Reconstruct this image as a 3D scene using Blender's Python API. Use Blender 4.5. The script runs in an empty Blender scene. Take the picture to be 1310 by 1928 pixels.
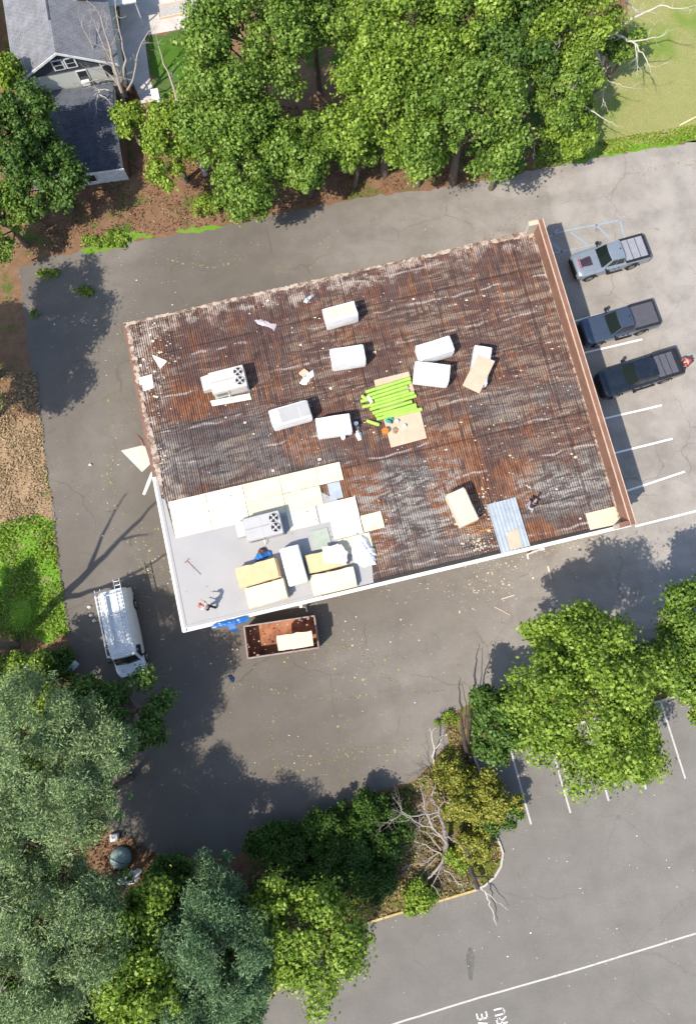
import bpy, bmesh, math, random
import numpy as np
from mathutils import Vector, Matrix, Quaternion
random.seed(7); rng = np.random.default_rng(7)
C = bpy.context.scene.collection
sc = bpy.context.scene

# ---------------------------------------------------------------- camera (a drone 47.6 m up, tilted about 9 degrees)
F, CX, CY, NX, NY, CAMH = 1285.0, 655.0, 964.0, 680.0, 1165.0, 47.6
_z = np.array([-(NX-CX), (NY-CY), F]); _z /= np.linalg.norm(_z)
_y = np.array([0, 1.0, 0]); _y -= _y@_z*_z; _y /= np.linalg.norm(_y)
_x = np.cross(_y, _z); M3 = np.array([_x, _y, _z])
cam_data = bpy.data.cameras.new("camera"); cam = bpy.data.objects.new("camera", cam_data); C.objects.link(cam)
cam.matrix_world = Matrix.Translation((0, 0, CAMH)) @ Matrix(M3.tolist()).to_4x4()
cam_data.sensor_fit = 'VERTICAL'; cam_data.angle = 2*math.atan(964/F)
cam_data.clip_end = 2000; cam_data.clip_start = 0.5
sc.camera = cam

def P(px, py, z=0.0):
    """where the sight line through a point of the photograph meets the height z"""
    d = M3 @ np.array([px-CX, -(py-CY), -F]); t = (z-CAMH)/d[2]
    return Vector((float(d[0]*t), float(d[1]*t), float(z)))

# ---------------------------------------------------------------- daylight
SUN_EL = math.radians(52); SAZ = math.radians(46.5+180)
sunv = Vector((math.cos(SAZ)*math.cos(SUN_EL), math.sin(SAZ)*math.cos(SUN_EL), math.sin(SUN_EL)))
sd = bpy.data.lights.new("sun", 'SUN'); sd.energy = 3.7; sd.angle = math.radians(0.55); sd.color = (1.0, 0.935, 0.82)
so = bpy.data.objects.new("sun", sd); C.objects.link(so); so.rotation_mode = 'QUATERNION'
so.rotation_quaternion = sunv.to_track_quat('Z', 'Y'); so.location = (-40, -40, 60)
w = bpy.data.worlds.new("World"); sc.world = w; w.use_nodes = True
nt = w.node_tree; sky = nt.nodes.new("ShaderNodeTexSky"); sky.sky_type = 'NISHITA'; sky.sun_disc = False
sky.sun_elevation = SUN_EL; sky.sun_rotation = math.atan2(sunv.x, sunv.y)
bg = nt.nodes["Background"]; bg.inputs[1].default_value = 0.15; nt.links.new(sky.outputs[0], bg.inputs[0])
sc.view_settings.view_transform = 'Standard'; sc.view_settings.look = 'None'
sc.view_settings.exposure = 0.90; sc.view_settings.gamma = 1

# ---------------------------------------------------------------- node helpers
class N:
    def __init__(s, name, rough=0.8, spec=0.3, metal=0.0):
        s.m = bpy.data.materials.new(name); s.m.use_nodes = True; s.t = s.m.node_tree
        s.b = s.t.nodes["Principled BSDF"]; s.out = s.t.nodes["Material Output"]
        s.b.inputs["Roughness"].default_value = rough; s.b.inputs["Specular IOR Level"].default_value = spec
        s.b.inputs["Metallic"].default_value = metal
    def new(s, typ, **kw):
        n = s.t.nodes.new(typ)
        for k, v in kw.items(): setattr(n, k, v)
        return n
    def lk(s, a, b): s.t.links.new(a, b)
    def coord(s, kind='Object'):
        if kind == 'World': return s.new("ShaderNodeNewGeometry").outputs["Position"]
        return s.new("ShaderNodeTexCoord").outputs[kind]
    def noise(s, vec, scale, detail=6, rough=0.6, stretch=None, dist=0.0, off=None):
        if stretch or off:
            mp = s.new("ShaderNodeMapping"); s.lk(vec, mp.inputs[0])
            if stretch: mp.inputs["Scale"].default_value = stretch
            if off: mp.inputs["Location"].default_value = off
            vec = mp.outputs[0]
        n = s.new("ShaderNodeTexNoise"); s.lk(vec, n.inputs["Vector"]); n.inputs["Scale"].default_value = scale
        n.inputs["Detail"].default_value = detail; n.inputs["Roughness"].default_value = rough
        n.inputs["Distortion"].default_value = dist
        return n.outputs["Fac"]
    def noisec(s, vec, scale, detail=3):
        n = s.new("ShaderNodeTexNoise"); s.lk(vec, n.inputs["Vector"]); n.inputs["Scale"].default_value = scale
        n.inputs["Detail"].default_value = detail; return n.outputs["Color"]
    def ramp(s, fac, stops, interp='LINEAR'):
        r = s.new("ShaderNodeValToRGB"); r.color_ramp.interpolation = interp
        while len(r.color_ramp.elements) < len(stops): r.color_ramp.elements.new(0.5)
        for e, (p, c) in zip(r.color_ramp.elements, stops):
            e.position = p; e.color = (c[0], c[1], c[2], 1) if not isinstance(c, (int, float)) else (c, c, c, 1)
        s.lk(fac, r.inputs[0]); return r.outputs[0]
    def mr(s, v, a, b, c=0.0, d=1.0, smooth=True):
        n = s.new("ShaderNodeMapRange", interpolation_type='SMOOTHSTEP' if smooth else 'LINEAR')
        s.lk(v, n.inputs[0])
        for i, x in enumerate((a, b, c, d)): n.inputs[i+1].default_value = x
        return n.outputs[0]
    def math(s, op, a, b=None, clamp=False):
        n = s.new("ShaderNodeMath", operation=op, use_clamp=clamp)
        for i, v in enumerate((a, b)):
            if v is None: continue
            if isinstance(v, (int, float)): n.inputs[i].default_value = v
            else: s.lk(v, n.inputs[i])
        return n.outputs[0]
    def vadd(s, a, b, op='ADD'):
        n = s.new("ShaderNodeVectorMath", operation=op)
        for i, v in enumerate((a, b)):
            if isinstance(v, (tuple, list)): n.inputs[i].default_value = v
            else: s.lk(v, n.inputs[i])
        return n.outputs[0]
    def mix(s, fac, a, b, blend='MIX'):
        n = s.new("ShaderNodeMix", data_type='RGBA', blend_type=blend)
        for i, v in ((0, fac), (6, a), (7, b)):
            if isinstance(v, (int, float)): n.inputs[i].default_value = v
            elif isinstance(v, (tuple, list)): n.inputs[i].default_value = (v[0], v[1], v[2], 1)
            else: s.lk(v, n.inputs[i])
        return n.outputs[2]
    def sep(s, v):
        n = s.new("ShaderNodeSeparateXYZ"); s.lk(v, n.inputs[0]); return n.outputs
    def col(s, c):
        if isinstance(c, (tuple, list)): s.b.inputs["Base Color"].default_value = (c[0], c[1], c[2], 1)
        else: s.lk(c, s.b.inputs["Base Color"])
    def bump(s, h, strength=0.4, dist=0.02):
        n = s.new("ShaderNodeBump"); n.inputs["Strength"].default_value = strength; n.inputs["Distance"].default_value = dist
        s.lk(h, n.inputs["Height"]); s.lk(n.outputs[0], s.b.inputs["Normal"])
    def box(s, sx, sy, x0, x1, y0, y1, soft):
        a = s.mr(s.math('ABSOLUTE', s.math('SUBTRACT', sx, (x0+x1)/2)), abs(x1-x0)/2+soft, abs(x1-x0)/2-soft)
        b = s.mr(s.math('ABSOLUTE', s.math('SUBTRACT', sy, (y0+y1)/2)), abs(y1-y0)/2+soft, abs(y1-y0)/2-soft)
        return s.math('MULTIPLY', a, b)

MATS = {}
def mat(name, color, rough=0.75, metal=0.0, spec=0.3, vary=0.25, scale=3.0, color2=None, bump=0.0, dirt=None, kind='Object'):
    """a plain surface with uneven tone, grime and a little relief"""
    if name in MATS: return MATS[name]
    n = N(name, rough, spec, metal); co = n.coord(kind)
    c2 = color2 or tuple(max(0, x*(1-vary)) for x in color)
    f = n.noise(co, scale, 7, 0.65)
    c = n.mix(n.mr(f, 0.35, 0.68), color, c2)
    if dirt:
        g = n.noise(co, scale*4.3, 5, 0.7, off=(3, 5, 1)); c = n.mix(n.mr(g, 0.55, 0.75, 0, dirt[1]), c, dirt[0])
    n.col(c)
    if bump: n.bump(n.noise(co, scale*6, 4, 0.6), bump, 0.02)
    MATS[name] = n.m; return n.m

# ---------------------------------------------------------------- mesh helpers
class MB:
    def __init__(s): s.v = []; s.f = []; s.mi = []; s.cur = 0
    def add(s, vs, fs, T=None):
        o = len(s.v)
        s.v += [tuple(T @ Vector(v)) if T is not None else tuple(v) for v in vs]
        s.f += [tuple(i+o for i in f) for f in fs]; s.mi += [s.cur]*len(fs)
    def box(s, x0, x1, y0, y1, z0, z1, T=None):
        vs = [(x, y, z) for z in (z0, z1) for y in (y0, y1) for x in (x0, x1)]
        s.add(vs, [(0, 2, 3, 1), (4, 5, 7, 6), (0, 1, 5, 4), (2, 6, 7, 3), (0, 4, 6, 2), (1, 3, 7, 5)], T)
    def prism(s, pts, z0, z1, T=None):
        n = len(pts); vs = [(p[0], p[1], z0) for p in pts]+[(p[0], p[1], z1) for p in pts]
        fs = [tuple(range(n-1, -1, -1)), tuple(range(n, 2*n))]+[(i, (i+1) % n, n+(i+1) % n, n+i) for i in range(n)]
        s.add(vs, fs, T)
    def cyl(s, c, r, h, n=16, r2=None, T=None):
        r2 = r if r2 is None else r2
        vs = [(c[0]+r*math.cos(2*math.pi*i/n), c[1]+r*math.sin(2*math.pi*i/n), c[2]) for i in range(n)]
        vs += [(c[0]+r2*math.cos(2*math.pi*i/n), c[1]+r2*math.sin(2*math.pi*i/n), c[2]+h) for i in range(n)]
        s.add(vs, [tuple(range(n-1, -1, -1)), tuple(range(n, 2*n))]+[(i, (i+1) % n, n+(i+1) % n, n+i) for i in range(n)], T)
    def tube(s, pts, rad, n=6, T=None):
        pts = [Vector(p) for p in pts]
        if isinstance(rad, (int, float)): rad = [rad]*len(pts)
        vs = []; up = None
        for i, p in enumerate(pts):
            d = (pts[min(i+1, len(pts)-1)]-pts[max(i-1, 0)]).normalized()
            if up is None: up = d.orthogonal().normalized()
            a = (up-d*up.dot(d))
            a = a.normalized() if a.length > 1e-4 else d.orthogonal().normalized()
            up = a; b = d.cross(a)
            vs += [p+(a*math.cos(2*math.pi*k/n)+b*math.sin(2*math.pi*k/n))*rad[i] for k in range(n)]
        fs = []
        for i in range(len(pts)-1):
            fs += [(i*n+k, i*n+(k+1) % n, (i+1)*n+(k+1) % n, (i+1)*n+k) for k in range(n)]
        fs += [tuple(range(n-1, -1, -1)), tuple(range((len(pts)-1)*n, len(pts)*n))]
        s.add(vs, fs, T)
    def loft(s, rings, cap=True, T=None):
        n = len(rings[0]); vs = [v for r in rings for v in r]; fs = []
        for i in range(len(rings)-1):
            fs += [(i*n+k, i*n+(k+1) % n, (i+1)*n+(k+1) % n, (i+1)*n+k) for k in range(n)]
        if cap: fs += [tuple(range(n-1, -1, -1)), tuple(range((len(rings)-1)*n, len(rings)*n))]
        s.add(vs, fs, T)
    def build(s, name, m, parent=None, smooth=False, bevel=0.0, seg=2):
        me = bpy.data.meshes.new(name); me.from_pydata(s.v, [], s.f)
        for x in (m if isinstance(m, (list, tuple)) else [m]): me.materials.append(x)
        if any(s.mi):
            for p, i in zip(me.polygons, s.mi): p.material_index = i
        bm = bmesh.new(); bm.from_mesh(me); bmesh.ops.recalc_face_normals(bm, faces=bm.faces)
        if bevel:
            es = [e for e in bm.edges if len(e.link_faces) == 2 and e.calc_face_angle(0) > 0.5]
            bmesh.ops.bevel(bm, geom=es, offset=bevel, segments=seg, affect='EDGES', clamp_overlap=True)
        if smooth:
            for f in bm.faces: f.smooth = True
        bm.to_mesh(me); bm.free()
        if smooth:
            try: me.set_sharp_from_angle(angle=math.radians(40))
            except Exception: pass
        o = bpy.data.objects.new(name, me); C.objects.link(o)
        if parent is not None: o.parent = parent
        return o

LABELS = []
def tag(o, label=None, cat=None, group=None, kind=None):
    if label: o['label'] = label
    if cat: o['category'] = cat
    if group: o['group'] = group
    if kind: o['kind'] = kind
    return o
def thing(name, label, cat, loc=(0, 0, 0), rz=0.0, group=None, scale=1.0):
    o = bpy.data.objects.new(name, None); C.objects.link(o); o.empty_display_size = 0.3
    o.location = loc; o.rotation_euler = (0, 0, rz); o.scale = (scale,)*3
    return tag(o, label, cat, group)
def struct(o): o['kind'] = 'structure'; return o

def jag(pts, amp, step, seed=1, closed=True):
    r = random.Random(seed); out = []; n = len(pts)
    for i in range(n if closed else n-1):
        a, b = Vector(pts[i][:2]), Vector(pts[(i+1) % n][:2]); L = (b-a).length; k = max(1, int(L/step))
        for j in range(k):
            p = a.lerp(b, j/k)
            if j: p = p+Vector((r.gauss(0, amp), r.gauss(0, amp)))
            out.append((p.x, p.y))
    if not closed: out.append(tuple(pts[-1][:2]))
    return out
def sheet(name, pts, z, m, parent=None):
    bm = bmesh.new(); vs = [bm.verts.new((p[0], p[1], z)) for p in pts]
    es = [bm.edges.new((vs[i], vs[(i+1) % len(vs)])) for i in range(len(vs))]
    bmesh.ops.triangle_fill(bm, edges=es, use_beauty=True)
    for f in bm.faces:
        if f.normal.z < 0: f.normal_flip()
    me = bpy.data.meshes.new(name); bm.to_mesh(me); bm.free(); me.materials.append(m)
    o = bpy.data.objects.new(name, me); C.objects.link(o)
    if parent is not None: o.parent = parent
    return o
def PP(l, z=0.0): return [tuple(P(a, b, z)) for a, b in l]
def strip(mb, pts, w, z):
    """a painted band of width w along the points"""
    pts = [Vector((p[0], p[1])) for p in pts]; L = []; R = []
    for i, p in enumerate(pts):
        d = (pts[min(i+1, len(pts)-1)]-pts[max(i-1, 0)]).normalized(); q = Vector((-d.y, d.x))*w/2
        L.append((p.x+q.x, p.y+q.y, z)); R.append((p.x-q.x, p.y-q.y, z))
    for i in range(len(pts)-1): mb.add([R[i], R[i+1], L[i+1], L[i]], [(0, 1, 2, 3)])

# ---------------------------------------------------------------- ground materials
def asphalt(name, base, light, weeds=1.0):
    n = N(name, 0.9, 0.2); co = n.coord('World')
    big = n.noise(co, 0.07, 4, 0.55); mid = n.noise(co, 0.55, 6, 0.65); fine = n.noise(co, 9, 6, 0.75)
    s = n.sep(co)
    fade = n.math('ADD', n.math('MULTIPLY', s[0], 0.028), n.math('MULTIPLY', s[1], 0.006))
    f = n.math('ADD', n.math('ADD', n.math('MULTIPLY', big, 0.9), fade), n.mr(s[0], -13.0, -18.5, 0, 0.45))
    c = n.mix(n.mr(f, 0.25, 1.15), base, light)
    c = n.mix(n.mr(mid, 0.35, 0.75, 0, 0.35), c, tuple(x*0.62 for x in base))
    pale = n.noise(co, 0.28, 5, 0.6, off=(7, 2, 0))
    c = n.mix(n.mr(pale, 0.55, 0.8, 0, 0.15), c, tuple(x*1.25 for x in light))
    c = n.mix(n.mr(fine, 0.35, 0.75, 0.0, 0.4), n.mix(0.0, c, c), n.mix(0.5, c, (0.03, 0.028, 0.026)))
    # cracks
    wob = n.vadd(co, n.vadd(n.noisec(co, 0.6, 5), (1.6, 1.6, 0), 'MULTIPLY'))
    vo = n.new("ShaderNodeTexVoronoi", feature='DISTANCE_TO_EDGE'); n.lk(wob, vo.inputs["Vector"]); vo.inputs["Scale"].default_value = 0.17
    crack = n.math('MULTIPLY', n.mr(vo.outputs[0], 0.009, 0.001), n.mr(n.noise(co, 0.2, 3, 0.5, off=(9, 1, 0)), 0.45, 0.6))
    c = n.mix(n.math('MULTIPLY', crack, 0.3 if weeds > .5 else 0.14), c, (0.035, 0.03, 0.028))
    if weeds:
        near = n.mr(vo.outputs[0], 0.05, 0.0); sp = n.noise(co, 5.5, 3, 0.7)
        zone = n.mr(n.noise(co, 0.11, 2, 0.5, off=(4, 8, 0)), 0.48, 0.62)
        wd = n.math('MULTIPLY', n.math('MULTIPLY', near, n.mr(sp, 0.52, 0.6)), zone)
        c = n.mix(n.math('MULTIPLY', wd, 0.65*weeds), c, (0.17, 0.14, 0.07))
    sl = n.new("ShaderNodeMapping"); n.lk(n.vadd(co, n.vadd(n.noisec(co, 0.08, 2), (5, 5, 0), 'MULTIPLY')), sl.inputs[0]); sl.inputs["Rotation"].default_value = (0, 0, -0.24); wv = n.sep(sl.outputs[0])
    for ax, sc_, z0 in ((1, 0.36, 0.42), (0, 0.31, 0.5)):     # worn wheel paths along and across the lanes
        wp = n.math('ABSOLUTE', n.math('SUBTRACT', n.math('FRACT', n.math('MULTIPLY', wv[ax], sc_)), 0.5))
        c = n.mix(n.math('MULTIPLY', n.mr(wp, 0.30, 0.06), n.mr(n.noise(co, 0.13, 3, 0.5, off=(ax*9, 3, 0)), z0, z0+.16, 0, 0.16)), c, tuple(x*0.72 for x in base))
    pw = n.mr(n.noise(co, 0.16, 2, 0.4, off=(21, 4, 0), dist=0.2), 0.60, 0.615); c = n.mix(n.math('MULTIPLY', pw, 0.16), c, tuple(x*0.8 for x in base))
    oil = n.noise(co, 1.1, 3, 0.5, off=(1, 6, 0)); c = n.mix(n.mr(oil, 0.68, 0.78, 0, 0.35), c, (0.06, 0.055, 0.05))
    # blown leaf crumbs
    v2 = n.new("ShaderNodeTexVoronoi"); n.lk(co, v2.inputs["Vector"]); v2.inputs["Scale"].default_value = 1.6
    dot = n.math('MULTIPLY', n.mr(v2.outputs["Distance"], 0.07, 0.04), n.mr(n.noise(co, 0.5, 3), 0.5, 0.6))
    c = n.mix(n.math('MULTIPLY', dot, 0.6), c, (0.5, 0.45, 0.33))
    n.col(c); n.bump(n.noise(co, 30, 4, 0.7), 0.35, 0.01); return n.m
M_ASPH = asphalt("upper_asphalt", (0.132, 0.114, 0.095), (0.322, 0.290, 0.256), 1.0)
M_ASPH2 = asphalt("lower_asphalt", (0.166, 0.152, 0.134), (0.196, 0.180, 0.160), 0.25)

def earth(name, a, b, g, gamt, gscale=0.35, seed=0):
    n = N(name, 0.95, 0.1); co = n.coord('World')
    f = n.noise(co, 1.3, 8, 0.7, off=(seed, 0, 0)); fine = n.noise(co, 11, 6, 0.8)
    c = n.mix(n.mr(f, 0.3, 0.7), a, b)
    c = n.mix(n.mr(fine, 0.42, 0.62, 0, 0.6), c, tuple(x*0.45 for x in a))
    c = n.mix(n.mr(n.noise(co, 16, 4, 0.8, off=(5, 5, 5), stretch=(1, 0.4, 1)), 0.6, 0.7, 0, 0.5), c, (0.42, 0.32, 0.22))
    gm = n.mr(n.math('ADD', n.noise(co, gscale, 5, 0.65, off=(seed+3, 1, 0)), n.math('MULTIPLY', n.math('SUBTRACT', fine, 0.5), 0.3)), 1-gamt-0.07, 1-gamt+0.07)
    c = n.mix(gm, c, n.mix(fine, g, tuple(x*0.55 for x in g)))
    n.col(c); n.bump(n.math('ADD', f, fine), 0.8, 0.06); return n.m
M_DIRT = earth("leaf_litter", (0.25, 0.145, 0.085), (0.17, 0.095, 0.055), (0.07, 0.14, 0.02), 0.42)
M_DRY = earth("dry_grass", (0.36, 0.25, 0.15), (0.28, 0.175, 0.10), (0.12, 0.20, 0.03), 0.40, 0.4, 3)
M_GREEN = earth("green_weeds", (0.16, 0.25, 0.04), (0.21, 0.20, 0.08), (0.15, 0.31, 0.025), 0.55, 0.7, 5)
M_LAWN = earth("lawn_turf", (0.29, 0.28, 0.105), (0.25, 0.25, 0.09), (0.19, 0.26, 0.05), 0.42, 0.12, 8)
M_LAWN2 = earth("backyard_turf", (0.10, 0.15, 0.04), (0.07, 0.12, 0.03), (0.08, 0.17, 0.02), 0.5, 0.3, 9)
M_ISL = earth("island_soil", (0.22, 0.15, 0.07), (0.13, 0.09, 0.045), (0.13, 0.16, 0.02), 0.5, 0.5, 11)
M_CONC = mat("pale_concrete", (0.50, 0.45, 0.41), vary=0.18, scale=0.8, dirt=((0.3, 0.26, 0.22), 0.3), kind='World', bump=0.1)

# ---------------------------------------------------------------- ground
mb = MB(); mb.add([(-260, -260, 0), (260, -260, 0), (260, 260, 0), (-260, 260, 0)], [(0, 1, 2, 3)])
struct(mb.build("ground", M_DIRT))
struct(sheet("parking_lot", jag(PP([(35, 505), (60, 700), (95, 920), (110, 1050), (130, 1200), (150, 1300), (188, 1450), (205, 1560),
    (300, 1612), (430, 1614), (560, 1562), (620, 1522), (700, 1492), (780, 1468), (845, 1400), (834, 1345), (900, 1320), (1100, 1250), (1310, 1190),
    (1900, 1020), (1900, 150), (1310, 266), (1160, 291), (1000, 322), (870, 348), (690, 372), (540, 400), (420, 426), (270, 452), (160, 472), (90, 486)]), 0.06, 0.35, 3), 0.008, M_ASPH))
CURB_Y = [(455, 1960), (471, 1928), (488, 1900), (513, 1872), (560, 1825), (620, 1775), (695, 1735), (790, 1706), (893, 1675)]
CURB_W = [(893, 1675), (912, 1666), (930, 1650), (942, 1630), (946, 1606), (940, 1588), (932, 1570), (915, 1500), (900, 1445), (889, 1420)]
CURB_N = [(889, 1420), (960, 1398), (1100, 1358), (1310, 1300), (1900, 1130)]
struct(sheet("lower_parking_lot", [tuple(P(a, b)) for a, b in CURB_Y+CURB_W[1:]+CURB_N[1:]]+[tuple(P(2400, 1700)), tuple(P(2000, 2600)), tuple(P(300, 2500))], 0.008, M_ASPH2))
struct(sheet("planting_island", jag(PP([(513, 1868), (560, 1822), (620, 1772), (695, 1732), (790, 1703), (893, 1672), (925, 1652), (942, 1626), (943, 1606), (930, 1570),
    (912, 1500), (890, 1422), (960, 1395), (1100, 1355), (1310, 1297), (1900, 1127), (1900, 1022), (1310, 1192), (1100, 1252), (900, 1322), (834, 1348), (846, 1403), (780, 1472), (700, 1496),
    (655, 1520), (560, 1600)]), 0.035, 0.4, 5), 0.02, M_ISL))
struct(sheet("lawn", jag(PP([(1000, 318), (1160, 288), (1310, 263), (1700, 190), (1700, -300), (1180, -300), (1180, 60), (1110, 200), (1020, 270)]), 0.15, 0.5, 9), 0.005, M_LAWN))
struct(sheet("backyard_lawn", jag(PP([(275, 70), (345, 55), (430, 60), (440, 240), (400, 260), (330, 200), (290, 180)]), 0.12, 0.5, 10), 0.005, M_LAWN2))
struct(sheet("verge_grass", jag(PP([(-200, 980), (0, 985), (70, 968), (102, 980), (112, 1060), (128, 1140), (134, 1190), (90, 1215), (30, 1190), (-200, 1180)]), 0.25, 0.5, 12), 0.006, M_GREEN))
struct(sheet("dry_verge", jag(PP([(-200, 850), (0, 835), (40, 780), (76, 790), (92, 905), (108, 1040), (60, 1010), (-200, 1050)]), 0.25, 0.5, 13), 0.003, M_DRY))
for k, pl in enumerate(([(150, 470), (200, 440), (262, 436), (300, 446), (240, 458), (175, 480)], [(330, 436), (395, 424), (420, 428), (350, 440)],
                        [(1010, 318), (1040, 290), (1130, 285), (1310, 250), (1310, 268), (1160, 290)])):
    struct(sheet("edge_grass", jag(PP(pl), 0.15, 0.4, 20+k), 0.012, M_GREEN))
struct(sheet("patio", PP([(238, -120), (430, -120), (360, 52), (272, 68), (262, 30)]), 0.03, M_CONC))
struct(sheet("side_path", PP([(222, -60), (270, -60), (275, 90), (283, 150), (296, 190), (262, 196), (240, 150), (228, 60)]), 0.026, M_CONC))

# kerbs
M_KY = mat("yellow_kerb", (0.52, 0.37, 0.14), vary=0.3, scale=2.5, dirt=((0.36, 0.32, 0.26), 0.7), kind='World')
M_KW = mat("concrete_kerb", (0.46, 0.41, 0.36), vary=0.25, scale=2, dirt=((0.3, 0.25, 0.2), 0.5), kind='World')
def kerb(name, px, m, label):
    pts = [Vector(P(a, b)[:2]) for a, b in px]; mb = MB(); rings = []
    for i, p in enumerate(pts):
        d = (pts[min(i+1, len(pts)-1)]-pts[max(i-1, 0)]).normalized(); q = Vector((-d.y, d.x))
        rings.append([(p.x+q.x*s, p.y+q.y*s, z) for s, z in ((-.08, 0.0), (-.07, .13), (-.05, .145), (.05, .145), (.07, .13), (.08, 0.0))])
    mb.loft(rings); o = mb.build(name, m); return struct(o)
kerb("yellow_kerb", CURB_Y, M_KY, ""); kerb("island_kerb", CURB_W, M_KW, ""); kerb("lot_kerb", CURB_N, M_KW, "")

# painted markings
def paint(name, c, wear):
    n = N(name, 0.8, 0.2); co = n.coord('World'); f = n.noise(co, 6, 7, 0.8)
    n.col(n.mix(n.mr(f, wear-0.12, wear+0.12), c, (0.22, 0.2, 0.18))); return n.m
M_PAINT = paint("white_road_paint", (0.72, 0.69, 0.66), 0.68)
M_PAINTW = paint("worn_road_paint", (0.45, 0.42, 0.40), 0.60)
M_BLUE = paint("faded_blue_paint", (0.25, 0.31, 0.38), 0.58)
M_FAINT = paint("faint_paint", (0.34, 0.31, 0.28), 0.5)
def line(px, m, wd=0.13, name="parking_line"):
    mb = MB(); strip(mb, jag([P(a, b) for a, b in px], 0.004, 0.6, 4, False), wd, 0.013); struct(mb.build(name, m))
for l in ([(1125, 791), (1245, 763)], [(1145, 856), (1265, 826)], [(1165, 929), (1288, 888)], [(1195, 991), (1310, 962), (1500, 915)],
          [(1088, 667), (1208, 639)], [(1073, 607), (1192, 574)]): line(l, M_PAINT)
line([(1060, 540), (1137, 518)], M_FAINT, 0.1)
for l in ([(958, 1402), (999, 1552)], [(1030, 1382), (1073, 1530)], [(1104, 1362), (1145, 1508)], [(1178, 1342), (1215, 1486)], [(1243, 1322), (1289, 1466)], [(1318, 1302), (1360, 1440)]): line(l, M_PAINTW, 0.12)
line([(560, 1990), (750, 1925), (902, 1878), (1075, 1829), (1310, 1757), (1600, 1670)], M_PAINTW, 0.11, "lane_line")
for l in ([(1040, 441), (1071, 433), (1166, 415)], [(1166, 415), (1175, 450)], [(1073, 438), (1105, 460)], [(1121, 423), (1146, 448)], [(1036, 456), (1058, 474)],
          [(1040, 476), (1072, 471), (1131, 457)], [(1033, 447), (1050, 432)]): line(l, M_BLUE, 0.12, "hatched_bay_line")
# lane lettering, painted as strokes: reads from the bottom of the lot upward
GLY = {'D': [[(0, 0), (0, 1), (.6, 1), (.9, .7), (.9, .3), (.6, 0), (0, 0)]], 'R': [[(0, 0), (0, 1), (.8, 1), (.9, .8), (.8, .52), (0, .5)], [(.4, .5), (.9, 0)]],
       'I': [[(.4, 0), (.4, 1)]], 'V': [[(0, 1), (.45, 0), (.9, 1)]], 'E': [[(.9, 0), (0, 0), (0, 1), (.9, 1)], [(0, .5), (.7, .5)]],
       'T': [[(0, 1), (.9, 1)], [(.45, 1), (.45, 0)]], 'H': [[(0, 0), (0, 1)], [(.9, 0), (.9, 1)], [(0, .5), (.9, .5)]],
       'U': [[(0, 1), (0, .15), (.2, 0), (.7, 0), (.9, .15), (.9, 1)]]}
def word(txt, end, rd, up, name):
    mb = MB(); n = len(txt); a = 0.37; h = 0.60; gap = 0.15
    for k, ch in enumerate(txt):
        o = end-rd*((n-k)*(a+gap)-gap)
        for st in GLY[ch]:
            for p, q in zip(st[:-1], st[1:]):
                A = o+rd*(p[0]*a)+up*(p[1]*h); B = o+rd*(q[0]*a)+up*(q[1]*h); d = (B-A).normalized()*0.035
                strip(mb, [A-d, B+d], 0.085, 0.0132)
    struct(mb.build(name, M_PAINT))
rd = (P(947, 1895)-P(955, 1928)); rd = Vector((rd.x, rd.y, 0)).normalized(); upv = Vector((-rd.y, rd.x, 0))
word("DRIVE", P(914, 1904), rd, upv, "lane_lettering"); word("THRU", P(947, 1896), rd, upv, "lane_lettering")
# dark stain is in the surface
mb = MB(); pts = [(P(885, 1815)+Vector((0.24*math.cos(t)*(1+.2*math.sin(3*t)), 1.0*math.sin(t), 0))) for t in np.linspace(0, 2*math.pi, 25)[:-1]]
n_ = N("oil_stain_film", 0.7, 0.3); co = n_.coord('World'); n_.col(n_.mix(n_.mr(n_.noise(co, 3, 5), 0.35, 0.65), (0.085, 0.078, 0.068), (0.12, 0.11, 0.10)))
struct(sheet("oil_stain", jag(pts, 0.03, 0.15, 8), 0.0125, n_.m))
# ================================================================ the commercial building
ZR = 4.2
BLc, BRc = P(345, 1190, ZR), P(1185, 990, ZR)
ANG = math.atan2(BRc.y-BLc.y, BRc.x-BLc.x); BW, BD = 29.0, 21.15
ex = Vector((math.cos(ANG), math.sin(ANG), 0)); ey = Vector((-ex.y, ex.x, 0))
def LOC(px, py, z=ZR):
    d = P(px, py, z)-BLc; return (d.dot(ex), d.dot(ey))
bld = thing("commercial_building", "single-storey flat-roofed building with its roof half stripped to rusty ribbed deck", "building", (BLc.x, BLc.y, 0), ANG)
def bld_world(x, y, z): return Vector((BLc.x, BLc.y, 0))+ex*x+ey*y+Vector((0, 0, z))

M_WALL = mat("painted_block_wall", (0.42, 0.38, 0.32), vary=0.2, scale=0.7, dirt=((0.2, 0.16, 0.12), 0.5), bump=0.2)
M_FASCIA = mat("cream_metal_trim", (0.62, 0.57, 0.47), rough=0.5, vary=0.2, scale=1.5, dirt=((0.38, 0.28, 0.18), 0.7))
M_GUT = mat("white_gutter_metal", (0.74, 0.71, 0.64), rough=0.45, vary=0.15, scale=1.2, dirt=((0.4, 0.34, 0.26), 0.6))
M_BROWN = mat("brown_coping_metal", (0.20, 0.105, 0.075), rough=0.5, vary=0.2, scale=1.0, dirt=((0.26, 0.15, 0.11), 0.6))
M_TANTRIM = mat("tan_coping_edge", (0.62, 0.44, 0.30), rough=0.5, vary=0.2, scale=2)
M_TAR = mat("black_tar", (0.035, 0.032, 0.03), rough=0.8, vary=0.3, scale=3, dirt=((0.12, 0.1, 0.09), 0.5), bump=0.3)
M_GLASS = mat("dark_glass", (0.02, 0.025, 0.03), rough=0.08, spec=0.6, vary=0.2)

mb = MB(); mb.box(0.25, BW-0.05, 0.3, BD-0.3, 0, ZR-0.13); mb.build("wall", M_WALL, bld)
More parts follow.
